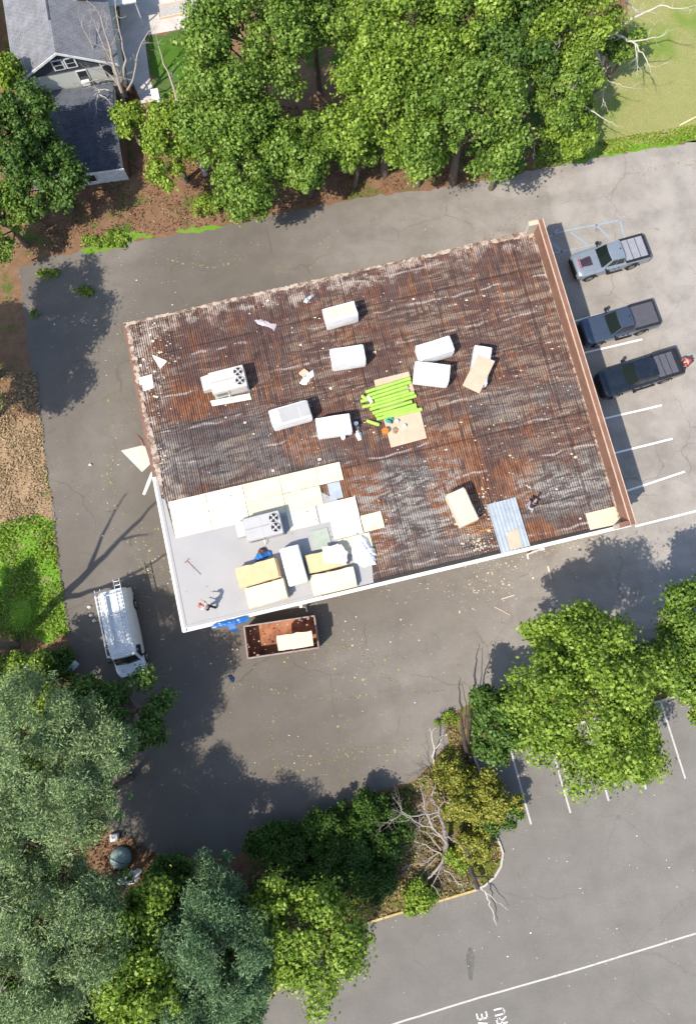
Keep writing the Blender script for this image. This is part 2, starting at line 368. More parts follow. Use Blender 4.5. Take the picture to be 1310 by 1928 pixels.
# storefront on the parking side and service doors on the back
for k in range(5):
    y = 2.2+k*3.9
    mb = MB(); mb.box(BW-0.052, BW+0.0, y, y+2.6, 0.5, 2.6); fr = mb.build("window", M_BROWN, bld)
    mb = MB(); mb.box(BW-0.01, BW+0.012, y+0.08, y+2.52, 0.58, 2.52); mb.build("pane", M_GLASS, fr)
mb = MB(); mb.box(12, 13.1, 0.24, 0.31, 0, 2.15); d = mb.build("door", M_BROWN, bld)
mb = MB(); mb.box(12.9, 12.98, 0.2, 0.245, 1.0, 1.1); mb.build("handle", M_GUT, d)

# ---- roof deck: real ribs running from front to back
def deck_mat():
    n = N("stripped_roof_deck", 0.85, 0.25); co = n.coord('Object')
    wob = n.vadd(co, n.vadd(n.vadd(n.noisec(co, 0.9, 5), (0.5, 0.5, 0.5), 'SUBTRACT'), (3.4, 4.2, 0), 'MULTIPLY'))
    s = n.sep(wob)
    def zone(pts, soft=0.5):
        L = [LOC(*p) for p in pts]; xs = [l[0] for l in L]; ys = [l[1] for l in L]
        return n.box(s[0], s[1], min(xs), max(xs), min(ys), max(ys), soft)
    base = n.noise(co, 0.5, 8, 0.7); fine = n.noise(co, 6, 6, 0.75); dash = n.noise(co, 1.0, 4, 0.65, stretch=(6.5, 0.55, 1), off=(5, 1, 0)); hz = n.noise(co, 1.0, 6, 0.72, stretch=(0.4, 1.5, 1), off=(0, 7, 0), dist=0.2)
    c = n.ramp(base, [(0.34, (0.055, 0.028, 0.025)), (0.45, (0.115, 0.055, 0.044)), (0.55, (0.075, 0.042, 0.038)), (0.66, (0.15, 0.075, 0.058))])
    c = n.mix(n.mr(hz, 0.42, 0.62, 0, 0.6), c, n.mix(base, (0.165, 0.105, 0.085), (0.09, 0.062, 0.058)))
    rust = n.ramp(n.noise(co, 2.5, 6, 0.7, stretch=(1.5, .5, 1)), [(0.36, (0.11, 0.040, 0.020)), (0.5, (0.23, 0.085, 0.036)), (0.64, (0.27, 0.135, 0.075))])
    col_r = n.noise(co, 1.0, 5, 0.7, stretch=(1.6, 0.3, 1), off=(2, 0, 0)); c = n.mix(n.mr(col_r, 0.49, 0.64, 0, 0.7), c, rust)
    for z in (((268, 935), (500, 760)), ((696, 1100), (868, 848)), ((985, 990), (1180, 840)), ((500, 920), (640, 830)), ((880, 800), (1110, 700))):
        a = zone(z, 0.9); c = n.mix(n.math('MULTIPLY', a, n.mr(base, 0.36, 0.58, 0.5, 0.95)), c, n.mix(n.mr(hz, 0.4, 0.6), (0.065, 0.056, 0.055), (0.14, 0.12, 0.118)))
    for z in (((640, 1090), (705, 862)), ((835, 1005), (880, 790)), ((952, 950), (985, 850)), ((890, 1010), (920, 970)), ((990, 1030), (1040, 975)), ((640, 640), (720, 610)), ((330, 800), (395, 720)), ((540, 860), (600, 800))):
        a = zone(z, 0.55); c = n.mix(n.math('MULTIPLY', a, n.mr(dash, 0.36, 0.56, 0.35, 0.95)), c, rust)
    band = n.noise(co, 1.0, 7, 0.75, stretch=(0.32, 2.6, 1), dist=0.5, off=(0, 4, 0))
    zt = n.math('MAXIMUM', n.math('MAXIMUM', zone(((560, 700), (720, 560)), 1.4), zone(((800, 860), (1110, 480)), 1.8)), n.mr(n.noise(co, 0.25, 3, 0.5, off=(8, 8, 0)), 0.45, 0.6, 0.12, 0.8))
    c = n.mix(n.math('MULTIPLY', n.math('MULTIPLY', n.mr(band, 0.48, 0.57), n.mr(dash, 0.36, 0.5, 0.3, 1)), n.math('MULTIPLY', zt, 0.5)), c, n.mix(fine, (0.24, 0.175, 0.115), (0.50, 0.41, 0.31)))
    zg = n.math('MAXIMUM', n.math('MAXIMUM', zone(((700, 1060), (860, 855)), 0.9), zone(((985, 975), (1165, 855)), 1.0)), n.math('MULTIPLY', zone(((280, 930), (620, 790)), 1.0), 0.4))
    g = n.noise(co, 1.3, 7, 0.78, stretch=(0.6, 2.2, 1), dist=0.6, off=(1, 9, 0))
    c = n.mix(n.math('MULTIPLY', n.mr(g, 0.47, 0.57), n.math('MULTIPLY', zg, 0.85)), c, n.mix(fine, (0.22, 0.205, 0.18), (0.44, 0.41, 0.37)))
    seam = n.math('ABSOLUTE', n.math('SUBTRACT', n.math('FRACT', n.math('MULTIPLY', n.sep(n.vadd(co, n.vadd(n.noisec(co, 0.5, 4), (0, 0.9, 0), 'MULTIPLY')))[1], 0.41)), 0.5))
    sm = n.math('MULTIPLY', n.mr(seam, 0.04, 0.01), n.mr(n.noise(co, 0.5, 4, 0.6, off=(3, 3, 0)), 0.47, 0.58))
    c = n.mix(n.math('MULTIPLY', sm, 0.7), c, (0.46, 0.40, 0.37))
    smu = n.noise(co, 0.8, 8, 0.8, off=(12, 2, 0)); c = n.mix(n.mr(smu, 0.60, 0.72, 0, 0.6), c, (0.46, 0.41, 0.40))
    edge = n.math('MAXIMUM', n.mr(n.sep(wob)[1], 19.6, 20.6), n.mr(n.sep(wob)[0], 2.0, 0.8)); c = n.mix(n.math('MULTIPLY', edge, n.mr(smu, 0.46, 0.56, 0, 0.7)), c, (0.50, 0.41, 0.34))
    v = n.new("ShaderNodeTexVoronoi"); n.lk(n.vadd(co, n.noisec(co, 8, 2)), v.inputs["Vector"]); v.inputs["Scale"].default_value = 2.3
    sp = n.math('MULTIPLY', n.mr(v.outputs["Distance"], 0.14, 0.07), n.mr(n.noise(co, 0.7, 4), 0.5, 0.62)); c = n.mix(n.math('MULTIPLY', sp, 0.8), c, (0.58, 0.50, 0.43))
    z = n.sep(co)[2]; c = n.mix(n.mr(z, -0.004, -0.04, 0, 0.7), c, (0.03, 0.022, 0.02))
    c = n.mix(n.mr(dash, 0.46, 0.36, 0, 0.65), c, (0.035, 0.025, 0.022))
    jx = n.math('ABSOLUTE', n.math('SUBTRACT', n.math('FRACT', n.math('MULTIPLY', n.sep(co)[0], 0.167)), 0.5)); jy = n.math('ABSOLUTE', n.math('SUBTRACT', n.math('FRACT', n.math('MULTIPLY', n.sep(co)[1], 0.19)), 0.5))
    jj = n.math('MAXIMUM', n.mr(jx, 0.012, 0.005), n.mr(jy, 0.014, 0.006)); c = n.mix(n.math('MULTIPLY', jj, n.mr(base, 0.35, 0.55, 0.25, 0.7)), c, (0.03, 0.02, 0.018))
    n.col(c); n.bump(n.math('ADD', fine, g), 0.5, 0.02); return n.m
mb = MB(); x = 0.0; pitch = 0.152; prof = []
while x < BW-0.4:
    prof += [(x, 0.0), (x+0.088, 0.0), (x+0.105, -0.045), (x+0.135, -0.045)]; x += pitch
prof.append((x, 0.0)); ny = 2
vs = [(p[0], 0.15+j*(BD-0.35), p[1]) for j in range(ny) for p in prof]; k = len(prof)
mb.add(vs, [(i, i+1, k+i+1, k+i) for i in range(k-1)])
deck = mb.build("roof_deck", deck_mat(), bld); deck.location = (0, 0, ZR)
# rough insulation/felt edge left along the back (top of the photo) and the left side
rag = N("torn_edge_felt", 0.9, 0.2); co = rag.coord('Object'); rag.col(rag.ramp(rag.noise(co, 2.2, 8, 0.8), [(0.38, (0.10, 0.055, 0.04)), (0.48, (0.22, 0.15, 0.11)), (0.56, (0.46, 0.38, 0.30)), (0.66, (0.24, 0.16, 0.11))])); rag.bump(rag.noise(co, 8, 5), 0.6, 0.05)
def local_strip(name, pts_px, zt, zb, m, seed, amp=0.05, step=0.3, z=ZR):
    L = [LOC(a, b, z) for a, b in pts_px]; L = jag([Vector((a, b)) for a, b in L], amp, step, seed)
    mb = MB(); mb.prism(L, zb, zt); return mb.build(name, m, bld)
local_strip("torn_edge", [(233, 609), (520, 543), (700, 503), (860, 466), (1000, 433), (1014, 434), (1016, 450), (990, 446), (900, 464), (760, 495), (700, 507), (560, 541), (400, 576), (240, 613)], ZR+0.035, ZR-0.02, rag.m, 3, 0.035, 0.13)
local_strip("torn_edge", [(236, 612), (244, 612), (262, 690), (276, 770), (300, 860), (308, 930), (300, 935), (285, 850), (262, 740)], ZR+0.05, ZR-0.02, rag.m, 4, 0.04, 0.13)
local_strip("torn_edge", [(1003, 440), (1012, 440), (1100, 730), (1172, 985), (1166, 985), (1090, 730)], ZR+0.05, ZR-0.02, rag.m, 5, 0.03, 0.13)
# drip edges and gutter
mb = MB(); mb.box(-0.02, BW, BD-0.22, BD-0.05, ZR-0.2, ZR-0.015); mb.build("eave_trim", M_TAR, bld)
mb = MB(); mb.box(-0.02, 0.2, 10.2, BD-0.05, ZR-0.22, ZR+0.035); mb.build("eave_trim", M_BROWN, bld)
mb = MB(); mb.box(-0.04, 0.2, 0.0, 10.19, ZR-0.24, ZR+0.055); mb.build("eave_trim", M_GUT, bld)
mb = MB(); mb.box(8.5, BW-0.05, 0.2, 0.42, ZR-0.02, ZR+0.03); mb.build("flashing", M_TAR, bld)
mb = MB(); T = None
gy = -0.02
mb.loft([[(xx, gy-0.02, ZR-0.16), (xx, gy+0.2, ZR-0.16), (xx, gy+0.2, ZR+0.02), (xx, gy+0.175, ZR+0.02), (xx, gy+0.175, ZR-0.06), (xx, gy+0.03, ZR-0.06), (xx, gy+0.03, ZR+0.01), (xx, gy-0.03, ZR+0.015)] for xx in (0.0, 10.3, 20.0, BW+0.15)])
gut = mb.build("gutter", M_GUT, bld)
for px, py in ((566, 1140), (1015, 1011)):
    lx, ly = LOC(px, py); mb = MB(); mb.box(lx-0.09, lx+0.09, -0.22, -0.045, ZR-0.35, ZR+0.02); mb.box(lx-0.05, lx+0.05, -0.17, -0.07, 0.1, ZR-0.351)
    mb.box(lx-0.05, lx+0.05, -0.45, -0.07, 0.04, 0.099); mb.build("downspout", M_GUT, bld)
# street-side parapet
pt = [LOC(1025, 411, 5.4), LOC(1192, 987, 5.4)]; xo = (pt[0][0]+pt[1][0])/2; y0, y1 = pt[1][1], pt[0][1]
mb = MB(); mb.box(xo-0.28, xo-0.02, y0+0.03, y1-0.03, 0, 5.34); mb.build("parapet", M_WALL, bld)
mb = MB(); mb.loft([[(xo-0.30, yy, 5.345), (xo, yy, 5.345), (xo, yy, 5.40), (xo-0.30, yy, 5.38)] for yy in (y0, (y0+y1)/2, y1)]); cap = mb.build("coping", M_BROWN, bld)
mb = MB(); mb.box(xo-0.02, xo+0.025, y0-0.02, y1+0.02, 5.25, 5.425); mb.build("coping_edge", M_TANTRIM, bld)
mb = MB(); mb.box(xo-0.335, xo-0.302, y0-0.01, y1+0.01, 5.2, 5.40); mb.build("coping_edge", M_TANTRIM, bld)
mb = MB(); mb.loft([[(xo-0.39, yy, ZR), (xo-0.285, yy, ZR), (xo-0.285, yy, 5.33), (xo-0.35, yy, 5.28)] for yy in (y0+0.05, y1-0.05)]); mb.build("parapet_back", M_BROWN, bld)
for yy, m in ((y1-0.26, M_TANTRIM), (y0, M_BROWN)):
    mb = MB(); mb.box(xo-0.95, xo-0.36, yy, yy+0.26, 0, 5.36); mb.build("parapet_return", M_WALL, bld)
    mb = MB(); mb.box(xo-0.99, xo-0.345, yy-0.03, yy+0.29, 5.362, 5.41); mb.build("coping", m, bld)

# ---- new white membrane in the corner, insulation boards laid ahead of it
n_ = N("white_membrane", 0.55, 0.35); co = n_.coord('Object')
f = n_.noise(co, 0.5, 5, 0.6); c = n_.mix(n_.mr(f, 0.3, 0.75), (0.33, 0.315, 0.305), (0.295, 0.285, 0.28))
sy = n_.sep(co)[1]; seam = n_.math('ABSOLUTE', n_.math('SUBTRACT', n_.math('FRACT', n_.math('MULTIPLY', sy, 0.38)), 0.5)); c = n_.mix(n_.mr(seam, 0.012, 0.004, 0, 0.3), c, (0.3, 0.3, 0.31))
c = n_.mix(n_.mr(n_.noise(co, 2.3, 7, 0.8, off=(4, 4, 0)), 0.58, 0.8, 0, 0.5), c, (0.27, 0.255, 0.24)); n_.col(c); n_.bump(n_.noise(co, 1.2, 4), 0.25, 0.03)
M_MEMB = n_.m
local_strip("roof_membrane", [(297, 934), (312, 941), (330, 1010), (500, 950), (600, 925), (655, 950), (690, 1010), (700, 1062), (703, 1097), (347, 1184)], ZR+0.045, ZR-0.01, M_MEMB, 5, 0.0, 9)
mb = MB(); mb.box(0.12, 0.30, 0.25, 9.9, ZR+0.046, ZR+0.075); mb.build("membrane_edge", M_MEMB, bld)
mb = MB(); mb.box(0.3, 9.0, 0.2, 0.36, ZR+0.046, ZR+0.07); mb.build("membrane_edge", M_MEMB, bld)

def iso(name, a, b):
    n = N(name, 0.85, 0.2); co = n.coord('Object'); f = n.noise(co, 1.1, 6, 0.7)
    c = n.mix(n.mr(f, 0.35, 0.7), a, b)
    v = n.new("ShaderNodeTexVoronoi"); n.lk(co, v.inputs["Vector"]); v.inputs["Scale"].default_value = 1.8
    sp = n.math('MULTIPLY', n.mr(v.outputs["Distance"], 0.09, 0.06), n.mr(n.noise(co, 1.7, 3), 0.45, 0.55)); c = n.mix(n.math('MULTIPLY', sp, 0.75), c, (0.24, 0.2, 0.13))
    n.col(c); n.bump(n.noise(co, 5, 4), 0.15, 0.01); return n.m
M_ISO = iso("cream_insulation", (0.62, 0.56, 0.40), (0.56, 0.49, 0.33)); M_ISO2 = iso("pale_insulation", (0.66, 0.62, 0.49), (0.62, 0.56, 0.42))
M_ISOT = iso("tan_insulation", (0.58, 0.43, 0.24), (0.50, 0.36, 0.20)); M_ISOG = iso("green_grey_facer", (0.34, 0.37, 0.31), (0.30, 0.33, 0.27))
M_WRAP = mat("white_wrap", (0.80, 0.79, 0.77), rough=0.35, spec=0.5, vary=0.10, scale=2, bump=0.8)
M_CARD = mat("tan_cardboard", (0.50, 0.38, 0.27), vary=0.12, scale=1.4, dirt=((0.36, 0.26, 0.17), 0.4))
M_CARD2 = mat("pale_board", (0.60, 0.48, 0.35), vary=0.1, scale=1.2, dirt=((0.45, 0.33, 0.22), 0.4))
M_METAL = mat("galvanised_steel", (0.46, 0.50, 0.53), rough=0.4, metal=0.35, vary=0.2, scale=1.2, dirt=((0.62, 0.66, 0.68), 0.5))

A0 = LOC(318, 945)
def board(i, j, lab, m, w=2.41, d=1.205, ox=0.0, oy=0.0, rot=0.0, zz=0.0, grp='insulation boards laid over the deck'):
    """one 1.2 x 2.4 m board; j counts rows down from the torn edge"""
    cx = A0[0]+i*2.44+1.22+ox; cy = A0[1]-j*1.23-0.615+oy
    mb = MB(); L = jag([Vector(p) for p in ((-w/2, -d/2), (w/2, -d/2), (w/2, d/2), (-w/2, d/2))], 0.005, 0.3, int(i*7+j*13+50)); mb.prism(L, 0, 0.05)
    o = mb.build("insulation_board", m); o.location = bld_world(cx, cy, ZR+0.048+zz); o.rotation_euler = (0, 0, ANG+rot)
    return tag(o, lab, "insulation board", grp)
rowname = ["top row", "second row down", "third row down", "fourth row down"]
ordn = ["leftmost", "second from left", "third from left", "fourth from left", "fifth from left"]
for j, (cnt, i0) in enumerate(((4, 0.0), (4, 0.0))):
    for i in range(cnt):
        board(i+i0, j, "cream insulation board, %s in the %s of laid boards" % (ordn[i], rowname[j]), M_ISO2 if i < 2 else M_ISO, ox=random.uniform(-.006, .006), oy=random.uniform(-.006, .006), rot=0)
board(4, 0, "cream insulation board ending the top row at its far right corner", M_ISO, w=1.6, ox=-0.42)
board(3.02, 2, "cream insulation board just right of the fan end of the white-roof unit", M_ISO2, w=1.9, ox=-0.36, oy=0.0)
board(4, 2, "cream insulation board below the small grey opening patch", M_ISO2, ox=-0.42, w=2.5, oy=0.0)
board(3.9, 3, "cream insulation board right of the greenish square, above the tan stack", M_ISO2, w=1.9, ox=0.1, oy=0.02)
board(4.62, 3, "small cream insulation piece jutting out onto the rusty deck", M_ISO, w=1.35, d=1.1, ox=0.03, oy=-0.02, rot=0.02)
board(3.75, 4, "cream insulation board touching the top of the right-hand stacks", M_ISO, w=2.1, d=1.05, ox=0.75, oy=0.05, rot=0.01)
board(3.0, 3.2, "greenish grey square board between the rooftop unit and the right stacks", M_ISOG, w=1.15, d=1.25, ox=0.52, oy=-0.1, rot=0.03)
board(2.0, 1.95, "greenish grey strip of board along the upper side of the lower rooftop unit", M_ISOG, w=3.1, d=0.30, ox=0.35, oy=0.48, zz=-0.002)
mb = MB(); mb.box(-0.42, 0.42, -0.55, 0.55, 0, 0.03); o = mb.build("metal_patch", M_METAL, bevel=0.006); o.location = bld_world(*LOC(631, 924), ZR+0.02); o.rotation_euler = (0, 0, ANG)
tag(o, "small blue-grey metal patch plate at the right end of the cream boards", "metal plate")

# ================================================================ loads on the roof
def px_box(px, py, z): return P(px, py, z)
def wrapped_pallet(px, py, ang, L, W, h, label, m=None, lid=None, z0=ZR+0.02, lump=0.03, group='wrapped bundles of roofing on the roof', zt=None):
    rz = math.radians(ang)
    p = P(px, py, z0+h); T = thing("wrapped_pallet", label, "pallet", (p.x, p.y, z0), rz, group)
    r = random.Random(int(px+py))
    for yy in (-W/2+0.08, 0, W/2-0.08):                          # timber skids under the bundle
        mb = MB(); mb.box(-L/2+0.05, L/2-0.05, yy-0.05, yy+0.05, 0, 0.1); mb.build("skid", mat("timber", (0.36, 0.26, 0.16), scale=5), T)
    mb = MB(); nx_, ny_, nz_ = 9, 5, 5; rings = []
    for k in range(nz_):
        t = k/(nz_-1); z = 0.1+(h-0.1)*t; sc_ = 1+0.03*math.sin(t*math.pi)
        ring = []
        for q in range(28):
            a = 2*math.pi*q/28; ca, sa = math.cos(a), math.sin(a); e = 0.08
            x = L/2*sc_*math.copysign(abs(ca)**e, ca); y = W/2*sc_*math.copysign(abs(sa)**e, sa)
            ring.append((x+r.gauss(0, lump*.4), y+r.gauss(0, lump*.4), z+r.gauss(0, lump*.2)))
        rings.append(ring)
    rings.append([(v[0]*0.955, v[1]*0.93, h+0.035) for v in rings[-1]])
    mb.loft(rings); mb.build("wrapping", m or M_WRAP, T, smooth=True)
    if lid:
        mb = MB(); lx, ly, lm, ox = lid; mb.prism([(ox-lx/2, -ly/2), (ox+lx/2, -ly/2), (ox+lx/2, ly/2), (ox-lx/2, ly/2)], h+0.03, h+0.05); mb.build("top_sheet", lm, T, bevel=0.005)
    # straps / loose film folds
    for xx in (-L*0.27, L*0.24):
        ztop = h+0.052 if lid else h+0.037; mb = MB(); mb.box(xx-0.012, xx+0.012, -W/2*0.93, W/2*0.93, ztop, ztop+0.004)
        mb.build("strap", mat("grey_strap", (0.62, 0.62, 0.62)), T)
    return T
M_GREYTOP = mat("grey_sheet", (0.36, 0.35, 0.345), vary=0.1, scale=1.5, dirt=((0.46, 0.45, 0.44), 0.4))
wrapped_pallet(640.5, 587, 16, 2.15, 1.0, 1.25, "white wrapped bundle with a beige top sheet, nearest the back edge of the roof", lid=(1.8, 0.72, M_CARD2, 0.02))
wrapped_pallet(654.4, 668, 9, 2.2, 1.12, 1.2, "plain white wrapped bundle directly below the beige-topped one")
wrapped_pallet(819, 655, 18, 2.3, 1.05, 1.15, "slanted white wrapped bundle, upper of two touching right of the green rolls")
wrapped_pallet(813, 700, -7, 2.25, 1.22, 1.15, "white wrapped bundle tilted downward, just under the slanted one by the green rolls")
wrapped_pallet(905, 686, 81, 2.5, 1.12, 1.0, "upright-lying white bundle half hidden under a loose brown board")
wrapped_pallet(546, 778, 17, 2.55, 1.15, 1.15, "wrapped bundle with a grey top sheet and white left end", lid=(2.0, 1.0, M_GREYTOP, 0.27))
wrapped_pallet(628, 799, 9, 2.2, 1.15, 1.15, "plain white bundle with buckets standing at its right corner, left of the green rolls")
wrapped_pallet(871, 954, 114, 2.2, 1.2, 1.2, "tan-topped bundle standing alone on the dark deck left of the steel sheet", m=mat("tan_wrap", (0.60, 0.50, 0.38), vary=0.08), lid=(2.08, 1.08, M_CARD2, 0))
wrapped_pallet(552.5, 1064, 106, 2.35, 1.2, 1.0, "white wrapped bundle on the new membrane between two insulation stacks", z0=ZR+0.05)
# board thrown across a bundle
def flat_quad(name, px4, z, th, m, label, cat, group=None, warp=0.0):
    pts = [P(a, b, z) for a, b in px4]; c = sum(pts, Vector())/4; mb = MB()
    rings = []
    q = [p-c for p in pts]
    n = 6; top = []; 
    for i in range(n+1):
        for j in range(n+1):
            u, v = i/n, j/n; p = q[0].lerp(q[1], u).lerp(q[3].lerp(q[2], u), v)
            top.append((p.x, p.y, th+warp*math.sin(u*2.6+0.4)*math.cos(v*3.1)))
    bot = [(a[0], a[1], a[2]-th) for a in top]; K = (n+1)**2
    idx = lambda i, j: i*(n+1)+j
    fs = []
    for i in range(n):
        for j in range(n):
            fs += [(idx(i, j), idx(i+1, j), idx(i+1, j+1), idx(i, j+1)), (K+idx(i, j), K+idx(i, j+1), K+idx(i+1, j+1), K+idx(i+1, j))]
    bd = [idx(i, 0) for i in range(n)]+[idx(n, j) for j in range(n)]+[idx(i, n) for i in range(n, 0, -1)]+[idx(0, j) for j in range(n, 0, -1)]
    for a, b in zip(bd, bd[1:]+bd[:1]): fs.append((a, b, K+b, K+a))
    mb.add(top+bot, fs); o = mb.build(name, m); o.location = (c.x, c.y, z)
    return tag(o, label, cat, group)
flat_quad("loose_board", [(899, 668), (931, 680), (902, 741), (870, 726)], ZR+1.07, 0.02, M_CARD, "loose brown board lying askew across a white bundle", "board", warp=0.01)
flat_quad("cardboard_sheet", [(704, 716), (769, 700), (782, 745), (716, 778)], ZR+0.01, 0.03, M_CARD, "tan board showing above the green rolls", "board", 'tan boards under the green rolls')
flat_quad("cardboard_sheet", [(722, 790), (790, 770), (803, 825), (736, 843)], ZR+0.012, 0.03, M_CARD, "tan board showing below the green rolls with tools on it", "board", 'tan boards under the green rolls')
flat_quad("plywood_sheet", [(1101, 967), (1167, 951), (1176, 984), (1110, 998)], ZR+0.012, 0.03, M_CARD2, "pale board lying in the roof corner against the brown parapet", "board")
# ribbed steel sheet with a hole patch
mb = MB(); q = [P(a, b, ZR+0.05) for a, b in ((943, 1042), (992, 1029), (970, 937), (921, 949))]; o_ = q[0]; exx = (q[1]-q[0]); eyy = (q[3]-q[0]); Lx = exx.length; Ly = eyy.length; exx.normalize(); eyy.normalize()
T = thing("steel_deck_sheet", "pale blue-grey ribbed steel sheet with a tan patch at its lower end", "steel sheet", tuple(o_), math.atan2(exx.y, exx.x))
prof = []; x = 0
while x < Lx-0.02: prof += [(x, 0.035), (x+0.07, 0.035), (x+0.1, 0.0), (x+0.19, 0.0), (x+0.22, 0.035)]; x += 0.24
k = len(prof); mb.add([(p[0], j*Ly, p[1]+0.0) for j in (0, 1) for p in prof], [(i, i+1, k+i+1, k+i) for i in range(k-1)])
mb.build("ribbed_sheet", M_METAL, T)
lx = lambda a, b: ((P(a, b, ZR+.08)-o_).dot(exx), (P(a, b, ZR+.08)-o_).dot(eyy))
mb = MB(); mb.prism(jag([Vector(lx(*p)) for p in ((953, 1003), (975, 998), (983, 1031), (959, 1036))], 0.02, 0.2, 6), 0.038, 0.05); mb.build("patch", M_CARD, T)

# stacks of insulation
def stack(px, py, ang, L, W, n, th, m, label, z0=ZR+0.05, seed=1, group='stacked insulation on the new membrane'):
    p = P(px, py, z0+n*th); T = thing("insulation_stack", label, "insulation stack", (p.x, p.y, z0), math.radians(ang), group); r = random.Random(seed)
    for k in range(n):
        dx, dy = r.gauss(0, .03), r.gauss(0, .03); L_ = L*(1-r.random()*.015); mb = MB()
        pts = jag([Vector((-L_/2+dx, -W/2+dy)), Vector((L_/2+dx, -W/2+dy)), Vector((L_/2+dx, W/2+dy)), Vector((-L_/2+dx, W/2+dy))], 0.02, 0.35, seed*9+k)
        mb.prism(pts, k*th+.002, (k+1)*th-.002); mb.build("board", m if (k == n-1 or k % 2) else M_ISOT, T)
    return T
stack(485.5, 1079, 16, 2.55, 1.22, 9, 0.095, M_ISOT, "tan-topped insulation stack, upper of the left pair, beside the blue tarp", seed=2)
stack(501, 1117, 16, 2.50, 1.22, 9, 0.09, M_ISO, "cream-topped insulation stack, lower of the left pair, by the gutter", seed=3)
stack(613, 1054, 14, 2.45, 1.15, 7, 0.09, M_ISOT, "tan insulation stack partly under clear film, upper of the right pair", seed=4)
stack(628, 1093, 12, 2.75, 1.22, 6, 0.09, M_ISO, "cream insulation stack, lower of the right pair, by the gutter", seed=5)
def lumpy(name, pts_px, z, h, m, label, cat, seed=1, group=None, n=14, fold=0.35):
    """crumpled cloth or film: a displaced cap over an outline, closed underneath"""
    pts = [P(a, b, z) for a, b in pts_px]; c = sum(pts, Vector())/len(pts); rr = random.Random(seed); ph = [rr.random()*6 for _ in range(8)]
    q = [Vector(p) for p in jag([p-c for p in pts], 0.03, 0.12, seed)]; K = len(q); mb = MB(); rings = [[(p.x, p.y, 0) for p in q]]
    for k in range(1, n):
        t = k/n; ring = []
        for i, p in enumerate(q):
            x, y = p.x*(1-t), p.y*(1-t)
            zz = h*(1-(1-t)**3)*(1+fold*(math.sin(x*9+ph[0])*math.sin(y*8+ph[1])+0.5*math.sin(x*19+y*13+ph[2])+.4*math.sin(y*31-x*11+ph[3])))
            ring.append((x, y, max(0.012, zz)))
        rings.append(ring)
    mb.loft(rings); o = mb.build(name, m, smooth=True); o.location = (c.x, c.y, z); return tag(o, label, cat, group)
M_FILM = mat("white_film", (0.80, 0.79, 0.77), rough=0.3, spec=0.5, vary=0.08, scale=3, bump=0.3)
M_TARP = mat("blue_tarp_plastic", (0.02, 0.13, 0.40), rough=0.35, spec=0.5, vary=0.35, scale=2.5, bump=0.3)
lumpy("plastic_film", [(606, 1030), (642, 1024), (655, 1040), (652, 1062), (610, 1060)], ZR+0.69, 0.05, mat("clear_film", (0.62, 0.54, 0.50), rough=0.25, spec=0.5, vary=0.2), "crumpled translucent film over the right-hand tan stack", "plastic film", 4)
lumpy("bag_heap", [(657, 1024), (672, 1013), (680, 1005), (691, 1010), (697, 1024), (706, 1036), (708, 1062), (684, 1068), (668, 1060), (660, 1040)], ZR+0.05, 0.45, M_FILM, "heap of crumpled white plastic bags at the end of the cream boards", "plastic bags", 5, fold=.14)
lumpy("blue_tarp", [(479, 1050), (484, 1042), (500, 1038), (512, 1037), (514, 1045), (500, 1051), (481, 1058)], ZR+0.06, 0.22, M_TARP, "small folded blue tarp behind the left tan stack", "tarp", 6)
lumpy("blue_tarp", [(398, 1182), (404, 1174), (430, 1168), (452, 1162), (468, 1161), (470, 1168), (452, 1175), (425, 1180)], ZR+0.06, 0.09, M_TARP, "long blue tarp draped along the gutter above the dumpster", "tarp", 7)
lumpy("tool_bag", [(485, 1040), (490, 1032), (500, 1032), (504, 1037), (497, 1042), (489, 1045)], ZR+0.06, 0.3, mat("brown_canvas", (0.12, 0.055, 0.03), vary=0.4), "brown canvas tool bag beside the folded blue tarp", "tool bag", 8)
# hanging tail of the tarp over the gutter
pT = P(437, 1176, ZR+0.02); mb = MB(); d_ = ey*-1
mb.loft([[tuple(pT+ex*a+d_*b+Vector((0, 0, c))) for a in (-0.2, 0.2) for _ in (0,)]+[tuple(pT+ex*a+d_*(b+0.03)+Vector((0, 0, c+.02))) for a in (0.22, -0.22)] for b, c in ((-0.1, 0.12), (0.25, 0.08), (0.34, -0.4), (0.4, -1.0), (0.45, -1.6))])
tag(mb.build("tarp_tail", M_TARP), "narrow blue tarp strip hanging down over the gutter edge", "tarp")

